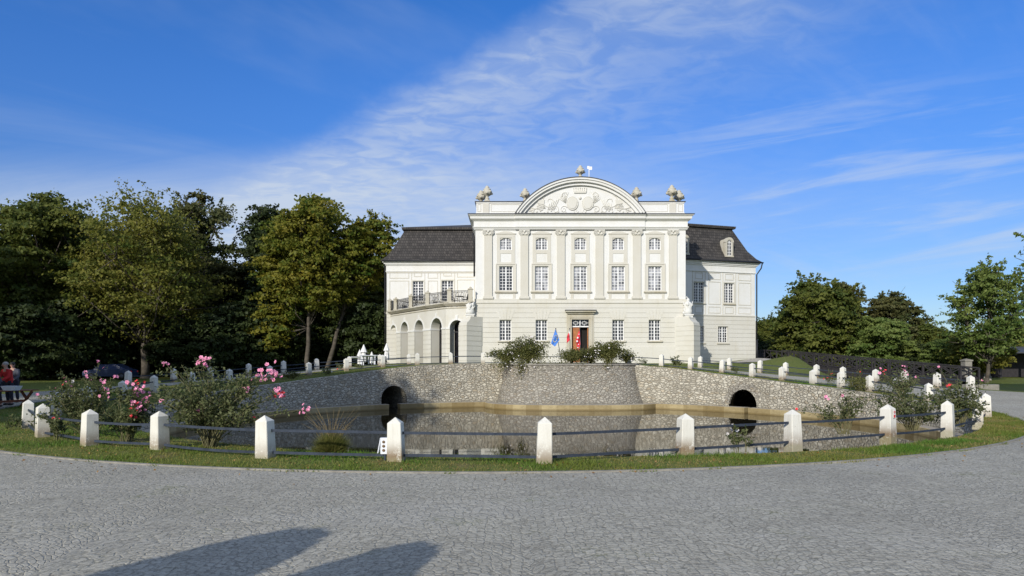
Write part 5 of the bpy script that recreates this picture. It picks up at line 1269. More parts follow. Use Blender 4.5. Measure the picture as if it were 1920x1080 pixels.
# ------------------------------------------------------------------ rose bushes and small plants
def blossom(mb, c, r, rng):
    Q = Matrix.Rotation(rng.uniform(-1.2, 1.2), 3, 'Z') @ Matrix.Rotation(rng.uniform(.5, 1.5), 3, 'X')
    for ring_, (n, k, tilt) in enumerate(((6, 1.0, .35), (5, .68, .8), (4, .4, 1.3))):
        for i in range(n):
            a = 2 * math.pi * i / n + ring_ * .5 + rng.uniform(-.1, .1); d = Q @ Vector((math.cos(a), math.sin(a), tilt)).normalized(); t = Q @ Vector((-math.sin(a), math.cos(a), 0)); R_ = r * k
            p0 = Vector(c); p1 = p0 + d * R_ * .6 + t * R_ * .42; p2 = p0 + d * R_ + Vector((0, 0, R_ * .1)); p3 = p0 + d * R_ * .6 - t * R_ * .42
            mb.add([p0, p1, p2, p3], [(0, 1, 2, 3)])
def rose(px, py, D, h, w, seed, label, flowers, stems=26, leafn=2600, leaf=.034, kind='rose_bush', lm='rose', grp='rose bushes by the pond', droop=.0, fr=.044, z0=None, base=.14, mat_l=None):
    """flowers: (px,py,size_count,material) in the photo, placed at the bush's own depth"""
    x, y = XY(px, D); z = ter(x, y) if z0 is None else z0; root = empty(kind, (x, y, z)); tag(root, label, 'bush' if kind != 'rose_bush' else 'rose bush', grp)
    rng = np.random.default_rng(seed); mb = MB(); tips = []; segs = []
    ft = []
    for fx, fy, n, m_ in flowers:
        d_ = D + rng.uniform(-.25, .25); ft.append((Vector(((fx - 960) / FPX * d_ - x, d_ - y, CH + (HY - fy) * d_ / FPX - z)), n, m_))
    for i in range(stems):
        a = rng.uniform(0, 2 * math.pi); r0 = rng.uniform(0, base)
        p0 = Vector((math.cos(a) * r0, math.sin(a) * r0, -.03))
        if i < len(ft): e = ft[i][0]
        else:
            a2 = a + rng.uniform(-.5, .5); q = rng.uniform(.15, 1.22) ** .8; e = Vector((math.cos(a2) * w * q, math.sin(a2) * w * q * .7, h * rng.uniform(.38, 1.06) * (1.08 - .35 * q)))
        m1 = p0.lerp(e, .45) + Vector((-(e.x - p0.x) * .18, -(e.y - p0.y) * .18, h * .16)); P = []
        for t in np.linspace(0, 1, 8):
            p = p0 * (1 - t) ** 2 + m1 * 2 * t * (1 - t) + e * t * t; P.append(p + Vector(rng.normal(size=3)) * .012 * t)
        mb.tube(P, .009 * (h ** .5), 4, .0035, False); segs.append(P)
        for b in range(3):
            k = rng.integers(3, 7); q = P[k] + Vector((rng.normal() * .16, rng.normal() * .16, abs(rng.normal()) * .13)) * (w / .9); mb.tube([P[k], P[k].lerp(q, .5) + Vector((0, 0, .02)), q], .005, 3, .002, False); segs.append([P[k], P[k].lerp(q, .5), q])
    mb.build('stems', M['stem'], root)
    C_ = []; T = []
    for P in segs:
        wt_ = 1.0 if len(P) > 4 else .55; n = int(leafn / len(segs) * wt_ * 1.7)
        for _ in range(n):
            t = (.30 + .70 * rng.uniform(0, 1) ** .7) * (len(P) - 1); i = min(int(t), len(P) - 2); p = P[i].lerp(P[i + 1], t - i); C_.append(np.array(p) + rng.normal(size=3) * .05 * (w ** .5)); T.append(rng.uniform(0, 1))
    obj('leaves', leaves_mesh('leaves', np.array(C_), leaf, rng, LM[lm], np.array(T)), root)
    for c, n, m_ in ft:
        bb = MB()
        for k in range(1 if n == 1 else int(n * 1.5)):
            blossom(bb, c + Vector((rng.normal() * .062, rng.normal() * .05, rng.normal() * .055)) * (0 if n == 1 else 1) * (fr / .042), fr * rng.uniform(.8, 1.2), rng)
        bb.build('blossom', M[m_], root)
    return root
pk, rd, wh = 'pink', 'redflower', 'whiteflower'
rose(165, 800, 16.6, 1.15, 1.35, 1, 'low wide rose bush with scattered small pink flowers at far left', [(105, 728, 1, pk), (118, 722, 1, rd), (121, 709, 1, pk), (130, 718, 2, pk), (137, 716, 1, wh), (163, 704, 2, pk), (170, 714, 1, pk), (186, 681, 2, pk), (193, 712, 2, pk), (200, 740, 3, pk), (217, 708, 2, pk), (191, 727, 2, pk), (70, 740, 1, pk)], 34, 3400)
rose(238, 828, 14.9, 1.25, .62, 2, 'rose bush with a hanging column of pink clusters between two near bollards', [(240, 722, 3, pk), (256, 732, 4, pk), (253, 740, 5, pk), (253, 757, 6, pk), (262, 762, 6, pk), (276, 750, 7, pk), (256, 770, 4, rd), (248, 784, 2, rd), (257, 793, 3, pk), (303, 748, 2, pk), (262, 720, 2, rd)], 26, 2600)
rose(396, 832, 14.2, 1.95, 1.25, 3, 'largest rose bush, tall and spreading, with a pink cluster on top', [(381, 677, 9, pk), (377, 772, 4, pk), (306, 682, 3, pk), (388, 669, 4, pk), (466, 731, 3, pk), (488, 700, 5, pk), (512, 702, 8, pk), (510, 695, 4, pk), (494, 712, 3, pk), (527, 735, 6, pk), (530, 739, 4, rd), (573, 768, 5, pk), (478, 786, 2, rd)], 60, 6200)
rose(112, 818, 15.4, .62, .22, 4, 'thin rose shoot with two red flowers by the second bollard', [(100, 785, 1, rd), (111, 787, 1, rd)], 8, 420)
rose(28, 790, 17.8, .4, .3, 41, 'sprig of thin rose stems beside the leftmost bollard', [], 6, 160)
rose(1385, 842, 13.6, .62, .22, 5, 'spindly plant with two white flowers on the verge right of the pond centre', [(1364, 815, 1, wh), (1377, 810, 2, wh)], 8, 240)
rose(1582, 815, 17.0, 1.15, .72, 6, 'thin rose bush with pink flowers at its left, right of the pond centre', [(1550, 750, 2, pk), (1580, 742, 1, pk), (1603, 775, 1, wh), (1494, 767, 1, rd)], 26, 850)
rose(1710, 808, 18.0, 1.35, 1.05, 7, 'broad twiggy rose bush right of the stickered bollard', [(1656, 697, 2, pk), (1718, 707, 1, pk)], 40, 2300)
rose(1800, 802, 19.0, 1.45, .75, 8, 'upright dark rose bush near the right end of the bollard row', [(1776, 722, 2, rd), (1842, 713, 1, pk), (1760, 688, 1, pk)], 34, 2600)
# far side of the pond (right bank, left bank)
rose(1556, 722, 34.8, .8, .5, 9, 'small rose with red flowers on the far right bank', [(1556, 705, 4, rd), (1549, 709, 3, rd)], 10, 260, .035)
rose(1690, 735, 28.5, 1.2, 1.0, 10, 'rose bush with red blooms between the right bank bollards', [(1656, 699, 3, rd), (1694, 690, 4, pk), (1697, 696, 3, pk), (1700, 704, 3, pk)], 26, 1500, .035)
rose(1610, 728, 31.2, .75, 1.1, 12, 'low yellowing rose bush on the right bank', [(1613, 697, 1, rd)], 22, 1300, .035, lm='bush')
rose(546, 714, 37.5, .45, .5, 13, 'small dark clump on the left bank between bollards', [], 14, 900, .035, lm='bush')
rose(612, 705, 39.0, .5, .45, 14, 'small white-flowered plant on the left bank', [(605, 694, 1, wh), (617, 693, 1, wh), (622, 697, 1, wh)], 10, 300, .035)
rose(640, 700, 44.5, .55, .4, 15, 'small plant with a red flower head in front of the parasols', [(637, 692, 4, rd)], 8, 160, .04, fr=.07)
rose(676, 698, 43.0, .45, .4, 16, 'low plant with dark red flowers right of the red flower head', [(674, 695, 4, rd)], 8, 200, .04, fr=.06)
# bastion bushes (trailing over the wall)
def bush(px, D, w, hgt, seed, label, nf, leafn, droop=0.0, mat='bush', lop=0.0, grp='bushes on the bastion', z0=1.66, mf='whiteflower'):
    x, y = XY(px, D); root = empty('flowering_bush', (x, y, z0)); tag(root, label, 'bush', grp); rng = np.random.default_rng(seed)
    mb = MB(); C_ = []; T = []; O = []; tips = []
    for i in range(46):
        a = rng.uniform(0, 2 * math.pi); q = rng.uniform(.1, 1.15) ** .6; e = Vector((math.cos(a) * w * q + lop * q, math.sin(a) * .75 * q, hgt * rng.uniform(.5, 1.0) * (1.05 - .45 * q * q)))
        if droop and math.sin(a) < -.1 and rng.random() < .6: e.z -= droop * rng.uniform(.4, 1.0) + hgt * .4; e.y -= .25
        m1 = Vector((e.x * .4, e.y * .5, hgt * .75)); P = [Vector((0, 0, -.05)) * (1 - t) ** 2 + m1 * 2 * t * (1 - t) + e * t * t for t in np.linspace(0, 1, 7)]; mb.tube(P, .012, 4, .004, False); tips.append(e)
        n = int(leafn / 46)
        for _ in range(n):
            t = rng.uniform(.25, 1.02) * 6; j = min(int(t), 5); p = np.array(P[j].lerp(P[j + 1], t - j)); C_.append(p + rng.normal(size=3) * np.array([.15, .14, .10])); T.append(min(1, max(0, rng.normal(.4, .28)))); 
    mb.build('stems', M['stem'], root); obj('leaves', leaves_mesh('leaves', np.array(C_), .046, rng, LM[mat], np.array(T)), root)
    if nf:
        bb = MB()
        for k in range(nf):
            e = tips[rng.integers(len(tips))]; c = Vector((e.x * rng.uniform(.6, 1), e.y * rng.uniform(.7, 1.1) - .1, e.z + rng.uniform(-.2, .12))); blossom(bb, c, .045, rng)
        bb.build('blossoms', M[mf], root)
    return root
bush(990, 41.2, 1.65, 1.70, 51, 'largest white-flecked bush on the bastion, left of the blue flag', 90, 9500, .75)
bush(952, 41.5, 1.40, 1.15, 52, 'lower spreading bush at the left edge of the bastion', 50, 4200, .35)
bush(1072, 41.0, 1.0, 1.05, 53, 'small low olive bush in the middle of the bastion below the door', 12, 3600, .18)
bush(1140, 41.1, 1.40, 1.60, 54, 'dense bush right of the doorway hanging over the bastion wall', 60, 9000, .80)
bush(1174, 41.8, .5, .85, 55, 'thin bush at the right edge of the bastion', 30, 1200, 0)
bush(1108, 41.8, .55, .75, 56, 'thin white-flowered shrub between the two denser bastion bushes', 30, 1200, 0)
rose(1268, 682, 43.0, .85, .45, 57, 'wispy green plant on the wall top right of the bastion', [], 14, 600, .04, grp='plants along the wall top')
rose(1205, 680, 43.4, .6, .5, 58, 'sparse reddish plant on the wall top beside the bastion', [], 9, 200, .035, grp='plants along the wall top')
rose(1381, 690, 41.0, .5, .5, 59, 'sparse plant on the wall top above the right culvert', [], 9, 240, .035, grp='plants along the wall top')
# grass tuft with dry stalks
x, y = XY(622, 13.25); root = empty('grass_tuft', (x, y, 0)); tag(root, 'yellow-green ornamental grass tuft with dry stalks by the near rails', 'grass tuft')
rng = np.random.default_rng(4); n = 9000; d = rng.normal(size=(n, 3)); d /= np.linalg.norm(d, axis=1)[:, None]; d[:, 2] = np.abs(d[:, 2])
tip = d * rng.uniform(.55, 1.08, n)[:, None] * np.array([.40, .26, .43]); bs = tip * rng.uniform(.15, .6, n)[:, None] * np.array([.8, .8, .5]); tip += rng.normal(0, .075, (n, 3)) * np.array([1, 1, .5]); bs += rng.normal(0, .03, (n, 3)) * np.array([1, 1, 0]); wd = rng.normal(size=(n, 3)) * np.array([1, 1, .2]); wd *= .0055 / np.linalg.norm(wd, axis=1)[:, None]
V = np.stack([bs - wd, bs + wd, tip], 1).reshape(-1, 3)
obj('blades', np_mesh('blades', V, np.arange(3 * n).reshape(n, 3), LM['tuft'], np.repeat(rng.uniform(0, 1, n), 3)), root)
mb = MB()
for k in range(46):
    a = random.uniform(0, 6.28); s = random.uniform(.3, .75); p1 = Vector((math.cos(a) * s * .85, math.sin(a) * .35 * s, random.uniform(.45, .95)))
    mb.tube([(random.uniform(-.1, .1), random.uniform(-.08, .08), .05), p1 * .55 + Vector((0, 0, .12)), p1], .004, 3, .002, False)
mb.build('dry_stalks', M['dry'], root)

# grass blades on the verge (near side dense, far side thinner)
rng = np.random.default_rng(9)
def verge_pts(n, a0, a1, k0=.0, k1=1.0):
    th = rng.uniform(a0, a1, n); out = []
    for t in th:
        r0 = ell(t, PA, PB) + .56 - .58 * sm(100, 112, math.degrees(min(t % (2 * math.pi), 2 * math.pi - t % (2 * math.pi)))); r1 = circ_from(t, KC, KR) + max(0, .16 * math.sin(t * 61 + 2 * math.sin(t * 23)) * math.sin(t * 17)); r = r0 + (r1 - r0) * rng.uniform(k0, k1); out.append((PC[0] + math.sin(t) * r, PC[1] + math.cos(t) * r))
    return out
def value(x, y): return max(0, min(1, .5 + .22 * math.sin(x * 1.7 + 1.3 * math.sin(y * 1.1)) + .22 * math.sin(y * 3.3 + x * .9 + math.sin(x * 2.9)) + .2 * math.sin(x * 5.3 + 2 * math.sin(y * 4.1)) * math.sin(y * 6.1 + x)))
pts = verge_pts(96000, R(68), R(290)); pts = [p for p in pts if rng.random() < .5 + .5 * value(*p)]
pts2 = verge_pts(7000, R(25), R(68)) + verge_pts(5000, R(-70), R(-30))
V = []; T = []
for sc, pp_ in ((1.0, pts), (1.5, pts2)):
    for x, y in pp_:
        z = ter(x, y) - .004; v_ = value(x, y); h = rng.uniform(.02, .075) * (.45 + 1.0 * v_) * sc; a = rng.uniform(0, 6.28); w = rng.uniform(.005, .012) * sc; dx, dy = math.cos(a) * w, math.sin(a) * w; lx, ly = rng.normal() * h * .5, rng.normal() * h * .5
        V += [(x - dx, y - dy, z), (x + dx, y + dy, z), (x + lx, y + ly, z + h)]; T += [min(1, max(0, 1.1 - 1.5 * v_ + rng.normal() * .22))] * 3
V = np.array(V); o_ = obj('grass', np_mesh('grass', V, np.arange(len(V)).reshape(-1, 3), LM['grass'], np.array(T))); tag(o_, 'short patchy green and yellow grass on the verge round the pond', 'grass', kind='stuff')
pts = verge_pts(1000, R(100), R(262)); C_ = [(x, y, ter(x, y) + .02) for x, y in pts]
for _ in range(160):
    t = rng.uniform(R(110), R(250)); r = circ_from(t, KC, KR) + abs(rng.normal()) * .5 + .1; x, y = PC[0] + math.sin(t) * r, PC[1] + math.cos(t) * r; C_.append((x, y, .018))
C_ = np.array(C_); o_ = obj('fallen_leaves', leaves_mesh('fallen_leaves', C_, .024, rng, LM['litter'], rng.uniform(0, 1, len(C_)), None, 2.5)); tag(o_, 'brown and yellow fallen leaves scattered over the verge', 'leaves', kind='stuff')

# ------------------------------------------------------------------ flags on the bastion
def flag(px, D, zb, tip_px, tip_py, cloth, label, name='flag'):
    x, y = XY(px, D); root = empty(name, (x, y, zb)); tag(root, label, 'flag', 'flags on the bastion'); e = Vector(((tip_px - 960) / FPX * D - x, 0, CH + (HY - tip_py) * D / FPX - zb))
    mb = MB(); mb.tube([(0, 0, 0), e], .022, 6, .018); mb.ball(e, .035); mb.build('pole', M['lead'], root)
    cloth(root, x, y, zb, D, e)
def cloth_mesh(pts, n, amp, seed):   # bilinear patch of 4 corners with folds
    a, b, c, d = [Vector(p) for p in pts]; mb = MB(); vs = []
    for j in range(n + 1):
        for i in range(n + 1):
            s, t = i / n, j / n; p = a * (1 - s) * (1 - t) + b * s * (1 - t) + c * s * t + d * (1 - s) * t; p += Vector((0, amp * math.sin(s * 9 + seed + t * 2), 0)); vs.append(p)
    mb.add(vs, [(j * (n + 1) + i, j * (n + 1) + i + 1, (j + 1) * (n + 1) + i + 1, (j + 1) * (n + 1) + i) for j in range(n) for i in range(n)], True); return mb
def W3(px, py, D, x, y, z, dy=0): return Vector(((px - 960) / FPX * D - x, D - y + dy, CH + (HY - py) * D / FPX - z))
def eu(root, x, y, z, D, e):
    P = lambda a, b, dy=0: W3(a, b, D, x, y, z, dy)
    mb = cloth_mesh([P(1041.5, 617), P(1049, 637.5), P(1040.5, 650), P(1033, 644)], 10, .03, 1.0); fl = mb.build('cloth', M['bluecloth'], root)
    c = P(1041, 635, -.07); st = MB()
    for k in range(12):
        t = 2 * math.pi * k / 12; q = c + Vector((.11 * math.cos(t) + .04 * math.sin(t), 0, .20 * math.sin(t)))
        vs = []
        for i in range(10): rr = .030 if i % 2 == 0 else .013; an = math.pi / 2 + math.pi * i / 5; vs.append(q + Vector((rr * math.cos(an), 0, rr * math.sin(an))))
        st.add(vs, [tuple(range(10))])
    st.build('stars', M['yellow'], fl)
flag(1054, 41.4, 1.6, 1042, 616, eu, 'blue flag with a ring of gold stars on a slanting pole')
def polish(root, x, y, z, D, e):
    P = lambda a, b, dy=0: W3(a, b, D, x, y, z, dy)
    cloth_mesh([P(1067.5, 617), P(1069.5, 624), P(1070, 638), P(1066.5, 624)], 6, .03, 0).build('white_stripe', M['whitecloth'], root)
    cloth_mesh([P(1067, 623), P(1068, 638), P(1062.5, 644), P(1063, 630)], 6, .04, 2).build('red_stripe', M['redcloth'], root)
flag(1070, 41.6, 1.6, 1068, 616, polish, 'limp white and red flag left of the open door')
def redf(root, x, y, z, D, e):
    P = lambda a, b, dy=0: W3(a, b, D, x, y, z, dy)
    fl = cloth_mesh([P(1086.5, 618), P(1088, 645), P(1084, 658), P(1079.5, 638)], 10, .05, 1).build('cloth', M['redcloth'], root)
    sp = MB()
    for a, b, r_ in ((1083, 633.5, .055), (1082, 640, .055), (1084.5, 646, .03), (1083.3, 652, .04), (1085.5, 627, .03)): c = P(a, b, -.07); sp.ball(c, r_, .02, r_ * 1.1)
    sp.build('emblem', M['whitecloth'], fl)
flag(1090, 41.5, 1.6, 1087, 616, redf, 'red flag with white marks hanging in front of the door')

# ------------------------------------------------------------------ closed parasols
def parasol():
    root = empty('closed_parasol', (0, 0, 0)); mb = MB(); mb.tube([(0, 0, 0), (0, 0, 2.35)], .028, 8); mb.build('pole', M['frame'], root)
    mb = MB(); mb.lathe([(.30, 0), (.30, .06), (.06, .10), (.05, .25)], (0, 0, 0), 12); mb.build('base', M['kerb'], root)
    def folds(prof, k, amp):
        vs = []; fs = []; n = 32
        for r, z in prof:
            for j in range(n): t = 2 * math.pi * j / n; rr = r * (1 + amp * math.cos(k * t)); vs.append((rr * math.cos(t), rr * math.sin(t), z))
        for i in range(len(prof) - 1):
            for j in range(n): fs.append((i * n + j, i * n + (j + 1) % n, (i + 1) * n + (j + 1) % n, (i + 1) * n + j))
        mb = MB(); mb.add(vs, fs, True); return mb
    folds([(.24, .38), (.25, .7), (.22, 1.15), (.16, 1.5), (.17, 1.6), (.12, 2.0), (.05, 2.35)], 8, .22).build('canopy', M['canvas'], root)
    c = folds([(.33, 1.52), (.27, 1.72), (.15, 2.05), (.03, 2.42)], 8, .12).build('top_valance', M['canvas'], root)
    mb = MB(); mb.tube([(.24 * math.cos(t), .24 * math.sin(t), 1.12) for t in lin(0, 6.283, 20)], .02, 4); mb.build('tie_strap', M['lead'], root)
    return root
pr = parasol()
for i, (px, top, D, l) in enumerate([(674.5, 655, 61.5, 'closed white parasol leftmost of the group of three'), (682, 645.5, 57.5, 'closed white parasol, tallest, in the middle of the group of three'), (697, 659, 61.8, 'closed white parasol, smallest, right of the group of three'), (725, 643, 57.5, 'closed white parasol standing alone against the palace corner')]):
    o = pr if i == 0 else copy_tree(pr); x, y = XY(px, D); zg = ter(x, y); s = (CH + (HY - top) * D / FPX - zg) / 2.45
    o.location = (x, y, zg); o.scale = (s * 1.1, s * 1.1, s); o.rotation_euler = (0, 0, i); tag(o, l, 'parasol', 'closed parasols beside the palace')
# white tables by the parasols
def garden_table():
    mb = MB(); mb.box(-.6, .6, -.4, .4, .70, .74)
    for sx in (-1, 1):
        for sy in (-1, 1): mb.box(sx * .52 - .03, sx * .52 + .03, sy * .32 - .03, sy * .32 + .03, 0, .70)
    mb.box(-.5, .5, -.02, .02, .60, .70); return mb
gt = garden_table().build('garden_table', M['plastic'])
for i, (px, D, l) in enumerate([(668, 56, 'white garden table left of the closed parasols'), (690, 55, 'white garden table in front of the closed parasols'), (705, 57, 'white garden table right of the group of parasols')]):
    o = gt if i == 0 else gt.copy()
    if i: COL.objects.link(o)
    x, y = XY(px, D); o.location = (x, y, ter(x, y)); o.rotation_euler = (0, 0, .3 * i); tag(o, l, 'table', 'white garden tables')

# ------------------------------------------------------------------ timber bridge
bA = Vector((29.3, 76.5, 2.0)); bB = Vector((38.9, 58, .15)); root = empty('timber_bridge', bA); tag(root, 'black timber footbridge with crossed railing panels sloping down to the right', 'bridge')
d = (bB - bA); L = d.length; dn = d.normalized(); side = Vector((dn.y, -dn.x, 0)).normalized()   # towards the viewer side
if side.y > 0: side = -side
def bar(mb, p, q, w=.05, h=.05):
    p = Vector(p); q = Vector(q); dd = (q - p).normalized(); s = dd.cross(Vector((0, 0, 1)));
    s = s.normalized() if s.length > 1e-3 else Vector((1, 0, 0)); u_ = s.cross(dd).normalized()
    mb.hexa([p - s * w - u_ * h, p + s * w - u_ * h, q + s * w - u_ * h, q - s * w - u_ * h, p - s * w + u_ * h, p + s * w + u_ * h, q + s * w + u_ * h, q - s * w + u_ * h])
up = Vector((0, 0, 1)); WD = 1.3
mb = MB(); 
for s in (-1, 1): bar(mb, bA + side * WD * s - up * .35, bB + side * WD * s - up * .35, .12, .36)
n = 60
for k in range(n): p = bA.lerp(bB, (k + .5) / n); bar(mb, p - side * 1.45, p + side * 1.45, .15, .04)
mb.build('deck', M['blackwood'], root, bA)
for s in (-1, 1):
    mb = MB(); np_ = 13; o0 = side * (WD + .05) * s
    bar(mb, bA + o0 + up * 1.15, bB + o0 + up * 1.15, .07, .055); bar(mb, bA + o0 + up * .18, bB + o0 + up * .18, .05, .05)
    for k in range(np_ + 1): p = bA.lerp(bB, k / np_) + o0; bar(mb, p - up * .1, p + up * 1.15, .065, .065)
    for k in range(np_):
        p = bA.lerp(bB, k / np_) + o0; q = bA.lerp(bB, (k + 1) / np_) + o0; bar(mb, p + up * .2, q + up * 1.1, .03, .04); bar(mb, p + up * 1.1, q + up * .2, .03, .04); m_ = (p + q) / 2; bar(mb, m_ + up * .2, m_ + up * 1.1, .03, .03)
    mb.build('railing', M['blackwood'], root, bA)
mb = MB()
for t in (.22, .48, .74):
    p = bA.lerp(bB, t)
    for s in (-1, 1): q = p + side * 1.1 * s; bar(mb, q - up * .5, q - up * 4.2, .12, .12); bar(mb, q - up * 1.9, q - up * .55 + dn * 1.6, .08, .08); bar(mb, q - up * 1.9, q - up * .55 - dn * 1.6, .08, .08)
    bar(mb, p - side * 1.2 - up * .62, p + side * 1.2 - up * .62, .12, .1)
mb.build('supports', M['blackwood'], root, bA)
# railing on the mound leading to the bridge
a = Vector((*XY(1418, 76), 2.0)); b = bA + side * 1.35; root = empty('timber_railing', a); tag(root, 'short black timber railing between the palace corner and the bridge', 'railing'); mb = MB()
bar(mb, a + up * 1.1, b + up * 1.15, .06, .05); bar(mb, a + up * .2, b + up * .2, .04, .05)
for k in range(5): p = a.lerp(b, k / 4); bar(mb, p - up * .4, p + up * 1.1, .06, .06)
for k in range(4): p, q = a.lerp(b, k / 4), a.lerp(b, (k + 1) / 4); bar(mb, p + up * .2, q + up * 1.05, .03, .04); bar(mb, p + up * 1.05, q + up * .2, .03, .04)
mb.build('panel', M['blackwood'], root, a)
# stone gate post and dark shed at the right edge
def gatepost(px, D, h, label):
    x, y = XY(px, D); z = ter(x, y); r_ = empty('gate_post', (x, y, z)); tag(r_, label, 'gate post', 'stone gate posts'); mb = MB(); mb.box(-.30, .30, -.30, .30, -.2, h); mb.box(-.36, .36, -.36, .36, -.2, .35); mb.build('shaft', M['kerb'], r_)
    mb = MB(); mb.box(-.36, .36, -.36, .36, h, h + .12); mb.add([(-.32, -.32, h + .12), (.32, -.32, h + .12), (.32, .32, h + .12), (-.32, .32, h + .12), (0, 0, h + .24)], [(0, 1, 4), (1, 2, 4), (2, 3, 4), (3, 0, 4)]); mb.build('cap', M['kerb'], r_)
gatepost(1812, 60, 2.0, 'grey stone gate post at the right end of the black bridge'); gatepost(1847, 64, 1.7, 'paler stone gate post farther right under the yellow tree')
x, y = XY(1905, 72); z = ter(x, y); sh = empty('open_shed', (x, y, z)); tag(sh, 'dark low open-fronted shed under the trees at the right edge', 'shed'); mb = MB()
mb.box(-4, 5, 0, .2, 0, 2.7); mb.box(-4, -3.8, -3, 0, 0, 2.6); mb.build('wall', M['blackwood'], sh)
mb = MB(); mb.hexa([(-4.4, -3.4, 2.45), (5.4, -3.4, 2.45), (5.4, .5, 3.1), (-4.4, .5, 3.1), (-4.4, -3.4, 2.57), (5.4, -3.4, 2.57), (5.4, .5, 3.22), (-4.4, .5, 3.22)]); mb.build('roof', M['lead'], sh)
for k in range(4): mb = MB(); mb.box(-3.9 + k * 2.8, -3.7 + k * 2.8, -3.1, -2.9, 0, 2.5); mb.build('post', M['blackwood'], sh)
# low stone border at the lawn, right
x, y = XY(1846, 38.5); mb = MB(); mb.box(-1.2, .7, -.25, .25, -.2, .30); o_ = mb.build('stone_block', M['kerb'], None, (0, 0, 0), .03); o_.location = (x, y, ter(x, y)); o_.rotation_euler = (0, 0, .1); tag(o_, 'long low weathered stone block at the lawn corner behind the last bollards', 'stone block')

# ------------------------------------------------------------------ socket box by the bollard
x, y = XY(719, 12.2); root = empty('socket_box', (x, y, 0)); tag(root, 'small white electrical socket box with three round outlets and a tilted lid', 'socket box')
mb = MB(); mb.box(-.045, .095, -.05, .05, .12, .41); mb.build('housing', M['plastic'], root, (0, 0, 0), .006)
mb = MB(); mb.hexa([(-.10, -.055, .14), (-.085, -.055, .14), (-.085, .05, .14), (-.10, .05, .14), (-.05, -.055, .41), (-.035, -.055, .41), (-.035, .05, .41), (-.05, .05, .41)]); mb.build('lid', M['plastic'], root)
for k in range(3): mb = MB(); mb.lathe([(.026, 0), (.026, .008), (.018, .012)], (0, 0, 0), 14); o_ = mb.build('outlet', M['disc'], root); o_.rotation_euler = (R(90), 0, 0); o_.location = (.012, -.051, .19 + k * .075)
mb = MB(); mb.tube([(.03, 0, -.1), (.03, 0, .15)], .02, 6); mb.build('stake', M['iron'], root)

# ------------------------------------------------------------------ table, people and car at far left
x, y = XY(8, 24.6); root = empty('trestle_table', (x, y, 0)); tag(root, 'red-brown picnic table with crossed legs at the left edge', 'table'); mb = MB()
for k in range(5): mb.box(-1.0, 1.0, -.38 + k * .155, -.38 + k * .155 + .145, .72, .75)
mb.build('tabletop', M['table_wood'], root)
for sx in (-.78, .78):
    for s in (-1, 1): mb = MB(); bar(mb, (sx + .03 * s, -.42 * s, 0.0), (sx + .03 * s, .36 * s, .70), .025, .045); mb.build('leg', M['table_wood'], root)
mb = MB(); bar(mb, (-.78, 0, .35), (.78, 0, .35), .02, .04); mb.build('stretcher', M['table_wood'], root)
root.rotation_euler = (0, 0, R(68))
xt, yt = XY(22, 24.5); mb = MB(); mb.add([(-.20, -.14, 0), (.20, -.14, 0), (.20, .14, 0), (-.20, .14, 0), (-.27, -.19, .16), (.27, -.19, .16), (.27, .19, .16), (-.27, .19, .16), (-.25, -.17, .16), (.25, -.17, .16), (.25, .17, .16), (-.25, .17, .16), (-.18, -.12, .012), (.18, -.12, .012), (.18, .12, .012), (-.18, .12, .012)],
  [(3, 2, 1, 0), (0, 1, 5, 4), (1, 2, 6, 5), (2, 3, 7, 6), (3, 0, 4, 7), (4, 5, 9, 8), (5, 6, 10, 9), (6, 7, 11, 10), (7, 4, 8, 11), (8, 9, 13, 12), (9, 10, 14, 13), (10, 11, 15, 14), (11, 8, 12, 15), (12, 13, 14, 15)])
o_ = mb.build('tub', M['plastic']); o_.location = (xt, yt, .755); tag(o_, 'white plastic tub standing on the picnic table', 'tub')
def skinmesh(name, V, E, Rd, mat, parent, sub=2, rootv=0):
    me = bpy.data.meshes.new(name); me.from_pydata(V, E, []); me.materials.append(mat); o = obj(name, me, parent)
    bm = bmesh.new(); bm.from_mesh(me); sl_ = bm.verts.layers.skin.verify(); bm.verts.ensure_lookup_table()
    for i, v_ in enumerate(bm.verts): r_ = Rd[i]; v_[sl_].radius = r_ if isinstance(r_, tuple) else (r_, r_); v_[sl_].use_root = (i == rootv)
    bm.to_mesh(me); bm.free(); m_ = o.modifiers.new('skin', 'SKIN'); m_.use_smooth_shade = True; s2 = o.modifiers.new('sub', 'SUBSURF'); s2.levels = sub; s2.render_levels = sub
    dg = bpy.context.evaluated_depsgraph_get(); bpy.context.view_layer.update(); me2 = bpy.data.meshes.new_from_object(o.evaluated_get(bpy.context.evaluated_depsgraph_get())); o.modifiers.clear(); o.data = me2
    if not me2.materials: me2.materials.append(mat)
    return o
